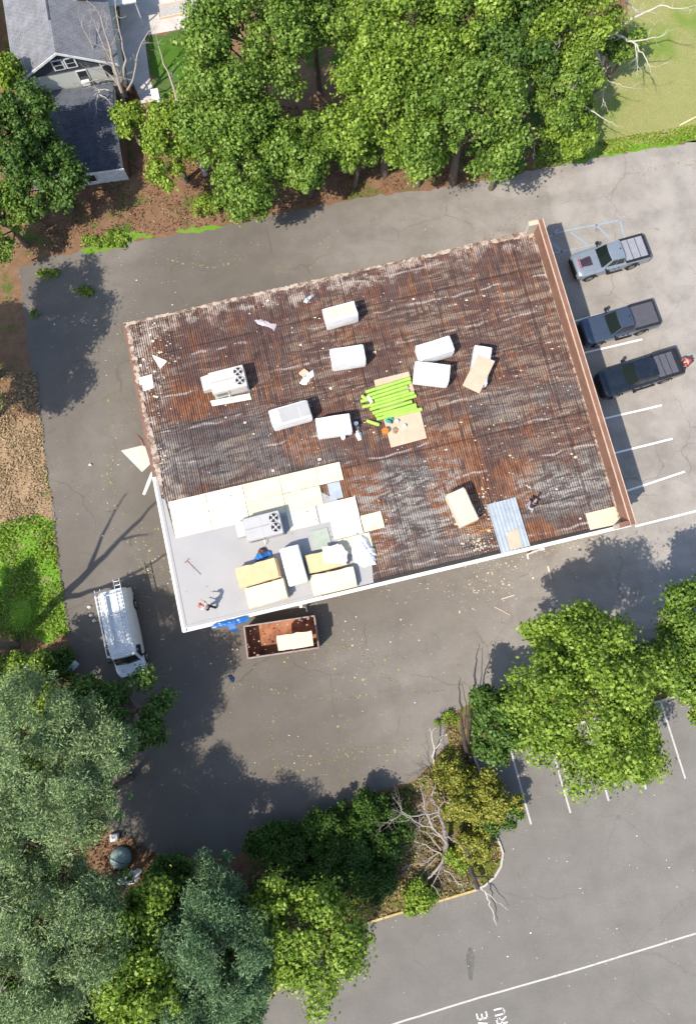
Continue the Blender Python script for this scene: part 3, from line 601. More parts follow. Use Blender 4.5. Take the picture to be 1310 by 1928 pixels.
# ---- lime green rolls
M_LIME = mat("lime_wrap", (0.32, 0.53, 0.075), rough=0.6, spec=0.4, vary=0.2, scale=3, dirt=((0.42, 0.60, 0.18), 0.6))
M_CORE = mat("cardboard_core", (0.42, 0.30, 0.18))
RL = [((688, 738), (772, 712)), ((692, 745), (773, 719)), ((699, 750), (767, 728)), ((705, 755), (769, 736)), ((697, 764), (779, 739)), ((696, 771), (783, 745)), ((701, 778), (775, 756)),
      ((706, 783), (783, 762)), ((722, 783), (784, 767)), ((709, 789), (794, 770)), ((679, 756), (694, 752)), ((682, 766), (700, 762)), ((690, 792), (714, 800)), ((681, 745), (690, 752))]
RN = ["topmost", "second", "third", "fourth", "fifth", "sixth", "seventh", "eighth", "ninth", "lowest, sticking out furthest right"]
for k, (a, b) in enumerate(RL):
    z = ZR+0.045+0.09; A, B = P(*a, z), P(*b, z); c = (A+B)/2; L = (B-A).length
    lab = ("lime green wrapped roll lying on tan board, %s in the pile counted from the top" % RN[k]) if k < 9 else "lime green roll at the bottom of the pile, sticking out furthest right" if k == 9 else \
        ["short lime roll end poking out at the left of the pile, upper", "short lime roll end poking out at the left of the pile, lower", "short lime roll lying below the pile near the orange bucket", "tiny lime roll end at the upper left corner of the pile"][k-10]
    T = thing("membrane_roll", lab, "roll", tuple(c), math.atan2(B.y-A.y, B.x-A.x), "lime green rolls")
    mb = MB(); mb.tube([(-L/2, 0, 0), (-L/4, 0.008, 0), (0, -0.006, 0), (L/4, .005, 0), (L/2, 0, 0)], 0.118, 14); mb.build("wrap", M_LIME, T, smooth=True)
    mb = MB(); mb.tube([(-L/2-0.02, 0, 0), (L/2+0.02, 0, 0)], 0.035, 8); mb.build("core", M_CORE, T, smooth=True)
flat_quad("paper_scrap", [(689, 746), (695, 744), (703, 757), (697, 761)], ZR+0.24, 0.02, M_CARD2, "beige paper scrap lying on the left ends of the green rolls", "scrap", warp=.02)
# ---- coiled hose, buckets, bags
def bucket(px, py, m, label, r=0.15, h=0.36, z0=ZR+0.05, open_=False):
    p = P(px, py, z0+h); T = thing("bucket", label, "bucket", (p.x, p.y, z0)); mb = MB(); mb.cyl((0, 0, 0), r*0.86, h, 18, r); mb.build("pail", m, T, smooth=True)
    mb = MB(); mb.cyl((0, 0, h), r*1.05, 0.025, 18); 
    mb.build("lid", mat("black_rubber", (0.02, 0.02, 0.02)) if open_ else m, T, smooth=True, bevel=0.005)
    mb = MB(); mb.tube([(r*math.cos(a)*1.03, r*math.sin(a)*1.03*0.3-.02, h*0.8+0.0*a) for a in np.linspace(math.pi, 2*math.pi, 9)], 0.006, 5); mb.build("handle", mat("wire", (0.3, 0.3, 0.3), metal=0.8, rough=0.4), T)
M_ORANGE = mat("orange_plastic", (0.75, 0.17, 0.015), rough=0.4, vary=0.1)
bucket(725, 811, M_ORANGE, "orange bucket at the lower left of the green roll pile", 0.2)
bucket(646, 823, M_WRAP, "white lidded bucket below the bundle corner, left one", 0.14)
bucket(670, 797, M_WRAP, "white bucket at the right side of the bundle, upper one", 0.13)
bucket(672, 804, mat("grey_plastic", (0.25, 0.25, 0.26)), "grey-lidded small bucket right below the upper white bucket", 0.12, 0.25)
bucket(747, 793, M_WRAP, "small white tub on tan board right of the teal hose", 0.11, 0.2)
bucket(761, 802, M_WRAP, "white tub out on the lower tan board", 0.11, 0.2)
lumpy("plastic_bag", [(669, 810), (675, 808), (681, 819), (680, 828), (674, 830), (670, 822)], ZR+0.02, 0.25, M_FILM, "white plastic bag slumped below the buckets", "plastic bag", 9)
lumpy("debris_heap", [(567, 716), (570, 712), (577, 708), (580, 700), (590, 696), (591, 708), (583, 714), (578, 724), (569, 724), (564, 721)], ZR+0.02, 0.14, M_FILM, "crumpled white plastic lying alone between the bundles and the beige unit", "plastic scrap", 10)
flat_quad("board_scrap", [(562, 703), (573, 694), (582, 701), (572, 712)], ZR+0.12, 0.03, M_CARD, "tan board scrap on the crumpled white plastic", "scrap", warp=.02)
mb = MB()
for k in range(3):
    mb.tube([((0.24-k*.05)*math.cos(a)+.03*math.sin(3*a), (0.22-k*.05)*math.sin(a), 0.05+k*0.055+.01*math.sin(5*a)) for a in np.linspace(0, 2*math.pi, 26)], 0.032, 8)
T = thing("hose_coil", "coil of teal hose beside the orange bucket on the tan board", "hose", tuple(P(733, 790, ZR+.1)-Vector((0, 0, .06)))); mb.build("hose", mat("teal_rubber", (0.03, 0.36, 0.25), rough=0.5), T, smooth=True)
mb = MB(); mb.tube([(0, 0, .2), (.12, -.15, .2), (.15, -.28, .1)], 0.04, 8); mb.build("nozzle", mat("black_rubber", (0.02, 0.02, 0.02)), T, smooth=True)
lumpy("work_rag", [(739, 807), (745, 803), (750, 808), (746, 817), (740, 816)], ZR+0.05, 0.08, mat("tan_rag", (0.3, 0.2, 0.12), vary=.4), "brown rag on the tan board right of the orange bucket", "rag", 12)
lumpy("metal_scrap", [(571, 569), (574, 562), (588, 553), (592, 557), (584, 564), (577, 572)], ZR+0.02, 0.1, M_METAL, "bent grey metal scrap near the back edge of the roof", "scrap", 13)
lumpy("film_scrap", [(479, 603), (490, 601), (506, 606), (512, 612), (521, 610), (517, 624), (508, 617), (484, 609)], ZR+0.02, 0.06, mat("lilac_film", (0.42, 0.37, 0.40), vary=.2), "torn strip of greyish film above the beige rooftop unit", "scrap", 14)
flat_quad("felt_scrap", [(286, 668), (298, 672), (315, 680), (302, 695)], ZR+0.05, 0.02, M_ISO2, "cream board scrap near the left edge of the deck", "scrap", warp=.02)
flat_quad("film_patch", [(262, 712), (286, 705), (290, 730), (266, 738)], ZR+0.03, 0.02, M_FILM, "whitish film patch at the left edge of the deck", "scrap", warp=.02)
flat_quad("felt_scrap", [(396, 755), (470, 741), (474, 752), (400, 765)], ZR+0.02, 0.03, M_ISO2, "strip of cream insulation along the lower side of the beige unit", "scrap")
# rake lying on the membrane
mb = MB(); A, B = P(352, 1056, ZR+.09), P(378, 1082, ZR+.09); mb.tube([A, B], 0.014, 6); d = (B-A).normalized(); q = Vector((-d.y, d.x, 0)); mb.tube([A+q*.18, A-q*.18], 0.03, 6)
tag(mb.build("push_broom", mat("reddish_wood", (0.35, 0.15, 0.1))), "thin red-handled broom lying on the white membrane", "broom")
# yellow cord and lumber scraps below the lone bundle
mb = MB()
for a, b in (((872, 994), (903, 988)), ((890, 1007), (928, 991)), ((880, 1001), (900, 996)), ((905, 999), (929, 996))):
    mb.tube([P(*a, ZR+.05), P(*b, ZR+.08)], 0.02, 5)
tag(mb.build("orange_lath", mat("orange_wood", (0.55, 0.26, 0.06))), "loose orange wood strips between the lone bundle and the steel sheet", "wood strips")

# ---- rooftop air units
M_RTU = mat("beige_unit_paint", (0.50, 0.455, 0.415), rough=0.5, vary=0.08, scale=1.2, dirt=((0.45, 0.4, 0.36), 0.35)); M_RTU2 = mat("grey_unit_paint", (0.40, 0.385, 0.375), rough=0.5, vary=0.08, scale=1.2)
def rtu(px, py, label, m, L=2.3, W=1.45, h=1.05, hood=0.62):
    z0 = ZR+0.05; p = P(px, py, z0+h); T = thing("rooftop_unit", label, "air conditioner", (p.x, p.y, z0), ANG+math.radians(1), "rooftop air conditioning units")
    mb = MB(); mb.box(-L/2-0.02, L/2+0.02, -W/2-0.02, W/2+0.02, 0, 0.2); mb.build("kerb_frame", mat("galvanised_steel", (0, 0, 0)), T)
    mb = MB(); mb.box(-L/2, L/2, -W/2, W/2, 0.202, h); mb.box(-L/2+0.001, -0.1, -W/2-0.03, -W/2-0.001, 0.26, h-0.1); mb.box(0.0, L/2-0.05, -W/2-0.03, -W/2-0.001, 0.26, h-0.1); mb.build("cabinet", m, T, bevel=0.02)
    mb = MB(); hw = 0.98
    mb.loft([[(-L/2-hood, yy, 0.45), (-L/2-0.001, yy, 0.4), (-L/2-0.001, yy, h-0.03), (-L/2-hood*0.9, yy, h-0.15)] for yy in (W/2-hw-0.08, W/2-0.08)]); mb.build("intake_hood", m, T, bevel=0.01)
    mb = MB(); mb.box(-L/2+.2, -0.05, -W/2+.12, W/2-.12, h+.001, h+.012); mb.build("top_panel", m, T, bevel=0.003)
    mb = MB(); mb.box(-L/2+.05, L/2-.75, -.012, .012, h+.013, h+.022); mb.build('panel_seam', mat('seam_louvre_grey', (0.2, 0.19, 0.18)), T)  # dark grey joint line along the middle of the top panel
    mb = MB(); mb.box(-0.95, -0.25, -W/2-0.045, -W/2-0.031, .4, .8); mb.build('louvre', mat('seam_louvre_grey', (0, 0, 0)), T)
    for yy in (W/2-0.40, W/2-1.02):
        cx = L/2-0.38
        mb = MB(); mb.cyl((cx, yy, h+0.001), 0.285, 0.03, 28); fan = mb.build("fan", mat("black_fan_well", (0.012, 0.012, 0.012)), T)
        mb = MB()
        for k in range(4):
            a0 = k*math.pi/2+0.5; mb.prism([(cx+.06*math.cos(a0), yy+.06*math.sin(a0)), (cx+.26*math.cos(a0-.28), yy+.26*math.sin(a0-.28)), (cx+.265*math.cos(a0), yy+.265*math.sin(a0)), (cx+.26*math.cos(a0+.28), yy+.26*math.sin(a0+.28))], h+.034, h+.042)
        mb.cyl((cx, yy, h+.033), 0.085, 0.03, 14); mb.build("blade", mat("grey_blade", (0.5, 0.5, 0.5), rough=0.4), fan)
        mb = MB(); mb.tube([(cx+.29*math.cos(a), yy+.29*math.sin(a), h+.05) for a in np.linspace(0, 2*math.pi, 25)], 0.012, 5)
        mb.tube([(cx+.15*math.cos(a), yy+.15*math.sin(a), h+.06) for a in np.linspace(0, 2*math.pi, 19)], 0.004, 4); mb.build("guard_ring", m, fan)
    mb = MB(); mb.tube([(-0.2, -W/2-0.05, .3), (-0.2, -W/2-0.3, .3), (-0.2, -W/2-0.32, 0.02)], 0.025, 8); mb.build("drain_pipe", M_GUT, T)
    return T
rtu(428.5, 714, "beige rooftop air conditioner with twin fans on the rusty deck", M_RTU)
rtu(495, 990, "pale grey rooftop air conditioner with twin fans among cream boards", M_RTU2)

# ---- loose side flap and pipe at the left wall
flat_quad("side_canopy_sheet", [(229, 849), (273, 838), (284, 873), (268, 889)], 2.6, 0.04, mat("cream_plastic_sheet", (0.56, 0.52, 0.42), rough=.4), "cream triangular canopy sheet jutting from the left wall", "canopy", warp=.05)
mb = MB(); mb.tube([P(290, 885, 3.6), P(282, 905, 3.0), P(272, 930, 2.2)], [0.12, 0.13, 0.11], 10); tag(mb.build("vent_duct", M_GUT, smooth=True), "white duct hanging down the left wall below the canopy", "duct")
mb = MB(); mb.tube([P(258, 818, 3.2), P(266, 828, 3.3), P(272, 840, 3.1)], [0.05, 0.12, 0.06], 8); tag(mb.build("torn_metal_strip", M_BROWN), "bent brown trim strip hanging off the left wall above the canopy", "trim strip")

# ================================================================ dumpster
a, b, c_ = P(459, 1179, 1.45), P(592, 1159, 1.45), P(465, 1239, 1.45); rz = math.atan2(b.y-a.y, b.x-a.x); DL = (b-a).length; DW = 2.15
e1 = Vector((math.cos(rz), math.sin(rz), 0)); e2 = Vector((-e1.y, e1.x, 0)); cen = a+e1*DL/2-e2*DW/2
n_ = N("rusty_steel", 0.8, 0.3); co = n_.coord('Object'); n_.col(n_.ramp(n_.noise(co, 0.9, 7, 0.7), [(0.3, (0.08, 0.035, 0.025)), (0.45, (0.22, 0.085, 0.045)), (0.6, (0.36, 0.15, 0.075)), (0.75, (0.20, 0.10, 0.07))])); n_.bump(n_.noise(co, 5, 5), 0.3, 0.02); M_RUST = n_.m
M_DUMP = mat("worn_brown_paint", (0.13, 0.085, 0.075), rough=0.5, vary=0.3, scale=1.5, dirt=((0.3, 0.18, 0.12), 0.5))
T = thing("dumpster", "open rusty roll-off dumpster standing against the gutter side of the building", "dumpster", (cen.x, cen.y, 0), rz)
mb = MB(); mb.box(-DL/2+.06, DL/2-.06, -DW/2+.06, DW/2-.06, 0.18, 0.25); mb.build("floor", M_RUST, T)
mb = MB(); t = 0.05
mb.box(-DL/2, DL/2, -DW/2, -DW/2+t, 0.18, 1.42); mb.box(-DL/2, DL/2, DW/2-t, DW/2, 0.18, 1.42); mb.box(-DL/2, -DL/2+t, -DW/2+t, DW/2-t, 0.18, 1.42); mb.box(DL/2-t, DL/2, -DW/2+t, DW/2-t, 0.18, 1.42); mb.build("side_wall", M_RUST, T)
mb = MB()
for k in range(9):
    xx = -DL/2+0.3+k*(DL-0.6)/8
    for sy_ in (-1, 1): mb.box(xx-.04, xx+.04, *sorted((sy_*(DW/2+.001), sy_*(DW/2+.05))), 0.2, 1.38)
mb.build("rib", M_DUMP, T)
mb = MB(); r_ = 0.05
for y in (-DW/2+.02, DW/2-.02): mb.box(-DL/2-.02, DL/2+.02, y-r_, y+r_, 1.42, 1.49)
for x in (-DL/2+.02, DL/2-.02): mb.box(x-r_, x+r_, -DW/2+.075, DW/2-.075, 1.421, 1.489)
mb.build("rim", mat("worn_grey_rim", (0.30, 0.24, 0.22), rough=.5, vary=.3), T, bevel=0.01)
mb = MB(); mb.box(-DL/2-0.22, -DL/2-.021, -DW/2+.0, -DW/2+.1, 1.3, 1.4); mb.box(-DL/2-0.22, -DL/2-.021, DW/2-.1, DW/2, 1.3, 1.4); mb.build("hook", M_DUMP, T)
for sx in (-1, 1):
    for sy_ in (-1, 1):
        mb = MB(); mb.tube([(sx*(DL/2-.4), sy_*(DW/2-.3), .09), (sx*(DL/2-.4), sy_*(DW/2-.15), .09)], 0.09, 12); mb.build("wheel", M_DUMP, T)
T2 = thing("insulation_bundle", "pale bundle of insulation boards lying in the rusty dumpster", "insulation bundle", tuple(cen+e1*0.95-e2*0.30+Vector((0, 0, .26))), rz)
for k in range(5):
    mb = MB(); dx = random.gauss(0, .03); mb.prism(jag([Vector((-1.15+dx, -.55)), Vector((1.15+dx, -.55)), Vector((1.15+dx, .35+.02*k)), Vector((-1.15+dx, .35+.02*k))], .025, .3, k), k*.11, k*.11+.1); mb.build("board", M_ISOT if k % 2 else M_ISO, T2)
for k in range(14):
    x = random.uniform(-DL/2+.4, DL/2-.3); y = random.uniform(-DW/2+.2, DW/2-.2)
mb = MB()
for k in range(46):
    x = random.uniform(-DL/2+.15, DL/2-.15); y = random.uniform(-DW/2+.12, DW/2-.12); s_ = random.uniform(.03, .12); a = random.random()*3
    mb.add([(x+s_*math.cos(a+q), y+s_*math.sin(a+q)*.7, .262+random.random()*.03) for q in (0, 1.4, 3.0, 4.4)], [(0, 1, 2, 3)])
o = mb.build("roofing_crumbs", mat("dark_crumbs", (0.14, 0.08, 0.06), color2=(0.45, 0.36, 0.26), scale=6)); o.location = cen; o.rotation_euler = (0, 0, rz)
tag(o, "scattered roofing crumbs on the dumpster floor", "debris", kind='stuff')
# ================================================================ vehicles
def cpaint(name, c, metal=0.3, rough=0.28):
    n = N(name, rough, 0.5, metal); co = n.coord('Object'); n.col(n.mix(n.mr(n.noise(co, 2.2, 6, .7), .4, .7), c, tuple(x*.86+.012 for x in c)))
    n.b.inputs["Coat Weight"].default_value = 0.6; n.b.inputs["Coat Roughness"].default_value = 0.08; return n.m
M_TYRE = mat("tyre_rubber", (0.02, 0.02, 0.02), rough=.9, vary=.3); M_RIM = mat("alloy_rim", (0.30, 0.30, 0.31), metal=.8, rough=.35)
M_BLKP = mat("black_trim", (0.02, 0.02, 0.022), rough=.55, vary=.3); M_LAMP = mat("lamp_lens", (0.75, 0.76, 0.76), rough=.1, spec=.7); M_TAIL = mat("red_lens", (0.35, 0.01, 0.01), rough=.15, spec=.6)
n_ = N("windscreen_glass", 0.04, 0.7); n_.col((0.008, 0.014, 0.013)); M_WSG = n_.m
M_SEAT = mat("seat_fabric", (0.05, 0.045, 0.045))
def ring(x, w, zb, zt, crown=0.04, sh=0.1):
    pts = [(0, zb), (w*.8, zb), (w*.97, zb+.04), (w, zb+.22 if zt-zb > .5 else zb+.5*(zt-zb)), (w, zt-.18), (w*.985, zt-.07), (w-sh, zt), (w*.5, zt+crown*.8), (0, zt+crown)]
    return [(x, y, z) for y, z in pts]+[(x, -y, z) for y, z in reversed(pts[1:-1])]
def wheel(T, x, y, r=.41, wd=.27):
    mb = MB(); s_ = 1 if y > 0 else -1
    mb.tube([(x, y-wd/2, r), (x, y-wd/2+.03, r), (x, y+wd/2-.03, r), (x, y+wd/2, r)], [r*.93, r, r, r*.93], 22); w_ = mb.build("wheel", M_TYRE, T, smooth=True)
    mb = MB(); mb.tube([(x, y+s_*(wd/2-.02), r), (x, y+s_*(wd/2+.006), r)], [r*.62, r*.58], 16)
    for k in range(5):
        a = k*math.tau/5; mb.tube([(x, y+s_*(wd/2+.012), r), (x+r*.6*math.cos(a), y+s_*(wd/2+.012), r+r*.6*math.sin(a))], .03, 5)
    mb.build("rim", M_RIM, w_)
def patch(mb, A, B, Cc, D, u0, u1, v0, v1, off, th=0.012):
    A, B, Cc, D = map(Vector, (A, B, Cc, D)); nrm = (B-A).cross(D-A).normalized()
    if nrm.z < 0: nrm = -nrm
    f = lambda u, v: A.lerp(B, u).lerp(D.lerp(Cc, u), v)
    q = [f(u0, v0), f(u1, v0), f(u1, v1), f(u0, v1)]
    lo = [p+nrm*off for p in q]; hi = [p+nrm*(off+th) for p in q]
    mb.add(lo+hi, [(3, 2, 1, 0), (4, 5, 6, 7), (0, 1, 5, 4), (1, 2, 6, 5), (2, 3, 7, 6), (3, 0, 4, 7)])
def cab(T, body_m, xb0, xb1, xt0, xt1, wb, wt, zb, zt, glassparts=True, rear=True, belt_front=None, roofname="roof"):
    """glasshouse: x from front (xb0/xt0) back to (xb1/xt1)"""
    mb = MB(); rb = []
    zf = belt_front or zb
    def rg(x, w, z): return [(x, w, z), (x, w*.5, z+(0.03 if z > zb+.3 else 0)), (x, 0, z+(0.045 if z > zb+.3 else 0)), (x, -w*.5, z+(0.03 if z > zb+.3 else 0)), (x, -w, z)]
    low = [(xb0, wb, zf), (xb0-.02, -wb, zf)]
    vs = [(xb0, wb*.93, zf), (xb0+.12, wb*.5, zf), (xb0+.16, 0, zf), (xb0+.12, -wb*.5, zf), (xb0, -wb*.93, zf), (xb1, -wb, zb), (xb1-.02, 0, zb), (xb1, wb, zb)]
    vt = [(xt0, wt*.95, zt-.02), (xt0+.05, wt*.5, zt+.015), (xt0+.07, 0, zt+.025), (xt0+.05, -wt*.5, zt+.015), (xt0, -wt*.95, zt-.02), (xt1, -wt, zt-.02), (xt1-.02, 0, zt+.01), (xt1, wt, zt-.02)]
    n = 8; mid = ((xt0+xt1)/2, 0, zt+.05); midl = (mid[0], wt*1.03, zt); midr = (mid[0], -wt*1.03, zt)
    V = vs+vt+[mid]
    fs = [(i, (i+1) % n, n+(i+1) % n, n+i) for i in range(n)]+[(n+i, n+(i+1) % n, 2*n) for i in range(n)]
    mb.add(V, fs); o = mb.build(roofname, body_m, T, smooth=True, bevel=0.0)
    # windscreen in three facets
    g = MB()
    patch(g, (xb0, wb*.93, zf), (xb0+.12, wb*.5, zf), (xt0+.05, wt*.5, zt+.015), (xt0, wt*.95, zt-.02), .12, 1, .06, .93, .006)
    patch(g, (xb0+.12, wb*.5, zf), (xb0+.16, 0, zf), (xt0+.07, 0, zt+.025), (xt0+.05, wt*.5, zt+.015), 0, 1, .06, .93, .006)
    patch(g, (xb0+.16, 0, zf), (xb0+.12, -wb*.5, zf), (xt0+.05, -wt*.5, zt+.015), (xt0+.07, 0, zt+.025), 0, 1, .06, .93, .006)
    patch(g, (xb0+.12, -wb*.5, zf), (xb0, -wb*.93, zf), (xt0, -wt*.95, zt-.02), (xt0+.05, -wt*.5, zt+.015), 0, .88, .06, .93, .006)
    g.build("windscreen", M_WSG, T)
    return o
def pickup(name, label, pf, pr, body_m, cover, seed=1, graphic=None, Lm=5.9):
    A, B = P(*pf, .9), P(*pr, .9); c = (A+B)/2; L = (A-B).length; s_ = L/Lm
    T = thing(name, label, "pickup truck", (c.x, c.y, 0.009), math.atan2(A.y-B.y, A.x-B.x), None, 1.0); h = L/2; W = 0.985
    wf, wr = h-.98, -h+1.22
    st = []
    xs = sorted(set([h, h-.06, h-.2, h-.4, h-.45, wf+.5, wf+.44, wf+.33, wf+.17, wf, wf-.17, wf-.33, wf-.44, wf-.5, h-1.85, h-2.2, 0, wr+.5, wr+.44, wr+.33, wr+.17, wr, wr-.17, wr-.33, wr-.44, wr-.5, -h+.3, -h+.05, -h]), reverse=True)
    for x in xs:
        zb = .42
        for wc in (wf, wr):
            d = abs(x-wc)
            if d < .5: zb = max(zb, .40+math.sqrt(.25-d*d)*.95)
        w = W*(1 if x < h-.45 else 1-.13*((x-(h-.45))/.45)**2)
        zt = 1.06 if x > h-.1 else (1.12+.05*(h-x)/1.6 if x > h-1.7 else 1.2)
        if x < -h+2.0: zt = 1.26
        if x > h-.05: zb, zt = .55, .98
        st.append(ring(x, w, min(zb, zt-.3), zt, .05 if x > h-1.8 else .02))
    mb = MB(); mb.loft(st); mb.build("body", body_m, T, smooth=True)
    # hood panel with two raised creases
    mb = MB()
    hood = [(h-.25, .70, 1.115), (h-.25, -.70, 1.115), (h-1.72, -.80, 1.20), (h-1.72, .80, 1.20)]
    mb.loft([[(h-.22, yy, 1.12+.02*(1-abs(yy))) for yy in (-.68, -.35, 0, .35, .68)]+[(h-.22, yy, 1.09) for yy in (.68, -.68)],
             [(h-1.0, yy, 1.185+.045*(1-yy*yy)) for yy in (-.76, -.4, 0, .4, .76)]+[(h-1.0, yy, 1.1) for yy in (.76, -.76)],
             [(h-1.72, yy, 1.22+.035*(1-yy*yy)) for yy in (-.79, -.4, 0, .4, .79)]+[(h-1.72, yy, 1.1) for yy in (.79, -.79)]])
    mb.build("hood", body_m, T, smooth=True)
    mb = MB()
    for yy in (-.46, .46): mb.tube([(h-.35, yy*.85, 1.165), (h-1.0, yy, 1.225), (h-1.6, yy*1.1, 1.25)], .028, 6)
    mb.build("hood_crease", body_m, T, smooth=True)
    mb = MB(); mb.box(h-1.86, h-1.72, -.74, .74, 1.17, 1.225); mb.build("cowl", M_BLKP, T)
    cab(T, body_m, h-1.84, -h+2.0, h-2.42, -h+2.12, .86, .70, 1.19, 1.84)
    # side glass, rear glass
    g = MB(); xb0, xb1, xt0, xt1 = h-1.84, -h+2.0, h-2.42, -h+2.12
    for s in (1, -1):
        Aq, Bq, Cq, Dq = (xb1, s*.86, 1.19), (xb0, s*.80, 1.19), (xt0, s*.665, 1.82), (xt1, s*.70, 1.82)
        for u0, u1 in ((.06, .45), (.50, .86)):
            if s > 0: patch(g, Bq, Aq, Dq, Cq, 1-u1, 1-u0, .12, .84, .008)
            else: patch(g, Aq, Bq, Cq, Dq, u0, u1, .12, .84, .008)
    patch(g, (xb1, .80, 1.19), (xb1, -.80, 1.19), (xt1, -.66, 1.82), (xt1, .66, 1.82), .1, .9, .2, .85, .03)
    g.build("side_glass", M_GLASS, T)
    for wc in (wf, wr):
        for s in (1, -1): wheel(T, wc, s*.86)
    for s in (1, -1):
        mb = MB(); ar = [(wf+.53*math.cos(a), s*(W+.012), .41+.53*math.sin(a)) for a in np.linspace(0.05, math.pi-.05, 11)]; mb.tube(ar, .035, 6)
        ar = [(wr+.53*math.cos(a), s*(W+.012), .41+.53*math.sin(a)) for a in np.linspace(0.05, math.pi-.05, 11)]; mb.tube(ar, .035, 6); mb.build("wheel_flare", M_BLKP, T, smooth=True)
        mb = MB(); mb.box(h-2.05, h-1.93, *sorted((s*.84, s*1.12)), 1.16, 1.22); mb.box(h-2.12, h-1.92, *sorted((s*1.06, s*1.27)), 1.12, 1.36); mb.build("mirror", M_BLKP, T, bevel=.03)
        mb = MB(); mb.loft([[(h-.03, s*.60, .84), (h+.0, s*.60, .98), (h-.32, s*.93, 1.03), (h-.3, s*.955, .86)], [(h-.05, s*.60, .84), (h-.1, s*.62, 1.075), (h-.40, s*.90, 1.10), (h-.35, s*.92, .86)]]); mb.build("headlight", M_LAMP, T)
        mb = MB(); mb.box(-h-.012, -h+.1, *sorted((s*.80, s*.975)), .8, 1.2); mb.build("tail_light", M_TAIL, T, bevel=.02)
        mb = MB(); mb.tube([(h-2.3, s*1.0, .42), (wr+.75, s*1.0, .42)], .05, 6); mb.build("side_step", M_BLKP, T)
        mb = MB()
        for xx in (h-2.75, -h+2.35): mb.box(xx, xx+.17, *sorted((s*W, s*(W+.03))), 1.0, 1.03)
        mb.build("door_handle", M_BLKP, T)
    mb = MB(); mb.loft([[(h-.12, y, z) for y, z in ((-.95, .5), (.95, .5), (.95, .72), (-.95, .72))], [(h+.10, y, z) for y, z in ((-.7, .5), (.7, .5), (.7, .72), (-.7, .72))]]); mb.build("front_bumper", M_BLKP, T, bevel=.03)
    mb = MB(); mb.box(h-.1, h+.02, -.58, .58, .74, 1.0); mb.build("grille", M_BLKP, T, bevel=.02)
    mb = MB(); mb.box(-h-.13, -h+.0, -.93, .93, .5, .7); mb.build("rear_bumper", M_BLKP, T, bevel=.03)
    # bed: dark rails and cover
    xf, xr = -h+1.93, -h+.10
    mb = MB()
    for s in (1, -1): mb.box(xr-.04, xf, *sorted((s*.80, s*.97)), 1.255, 1.315)
    mb.box(xr-.08, xr+.06, -.8, .8, 1.255, 1.315); mb.build("bed_rail", M_BLKP, T, bevel=.02)
    if cover[0] == 'panels':
        xs_ = np.linspace(xf-.03, xr+(0.33 if len(cover) > 2 else .12), 4 if cover[2:] == () else cover[2]+1)
        mb = MB(); mb.box(xr+.07, xf, -.79, .79, 1.2, 1.285); mb.build("bed_base", M_BLKP, T)
        for a_, b_ in zip(xs_[:-1], xs_[1:]):
            mb = MB(); mb.box(b_+.025, a_-.025, -.78, .78, 1.286, 1.33); mb.build("bed_cover_panel", cover[1], T, bevel=.01)
    else:
        mb = MB(); mb.box(xr+.05, xf, -.80, .80, 1.2, 1.33); mb.build("bed_cover", cover[1], T, bevel=.025)
    mb = MB(); mb.box(h-3.2, h-3.12, -.03, .03, 1.87, 1.94); mb.build("antenna", M_BLKP, T)
    if graphic:
        mb = MB(); mb.loft([[(h-.42, y, 1.185+.03*(1-abs(y))) for y in (-.27, 0, .27)]+[(h-.42, y, 1.15) for y in (.27, -.27)], [(h-1.0, y, 1.24) for y in (-.36, 0, .36)]+[(h-1.0, y, 1.2) for y in (.36, -.36)], [(h-1.2, y, 1.262) for y in (-.34, 0, .34)]+[(h-1.2, y, 1.2) for y in (.34, -.34)]])
        mb.build("hood_scoop", mat("dark_plum_decal", (0.045, 0.028, 0.04), rough=.5), T)
        mb = MB()
        for y in (-.35, .29): mb.box(h-.50, h-.30, y, y+.06, 1.175, 1.205)
        mb.box(h-.34, h-.29, -.33, .33, 1.165, 1.195); mb.build("hood_stripe", mat("red_decal", (0.45, 0.03, 0.06)), T)
    mb = MB(); mb.box(h-2.75, h-2.15, -.62, -.12, .9, 1.3); mb.build("seat", M_SEAT, T)
    return T
M_SILV = cpaint("silver_blue_paint", (0.235, 0.27, 0.305), .35, .35); M_SLATE = cpaint("slate_paint", (0.055, 0.075, 0.11), .4); M_BLACK = cpaint("navy_black_paint", (0.010, 0.015, 0.025), .3)
M_COVG = mat("grey_bed_vinyl", (0.25, 0.25, 0.275), rough=.6, vary=.12); M_COVS = mat("slate_bed_vinyl", (0.075, 0.072, 0.085), rough=.6, vary=.12); M_COVD = mat("charcoal_bed_vinyl", (0.085, 0.085, 0.10), rough=.6, vary=.12)
pickup("pickup_truck", "silver pickup truck with a dark hood scoop parked at the blue hatched bay", (1080, 503), (1214, 466), M_SILV, ('panels', M_COVG), graphic=True)
pickup("pickup_truck", "slate pickup truck with a smooth soft bed cover, middle of the three parked trucks", (1096, 628), (1232, 590), M_SLATE, ('soft', M_COVS))
pickup("pickup_truck", "black pickup truck with a grey panelled bed cover, person at its tailgate", (1128, 727), (1276, 681), M_BLACK, ('panels', M_COVD, 3))
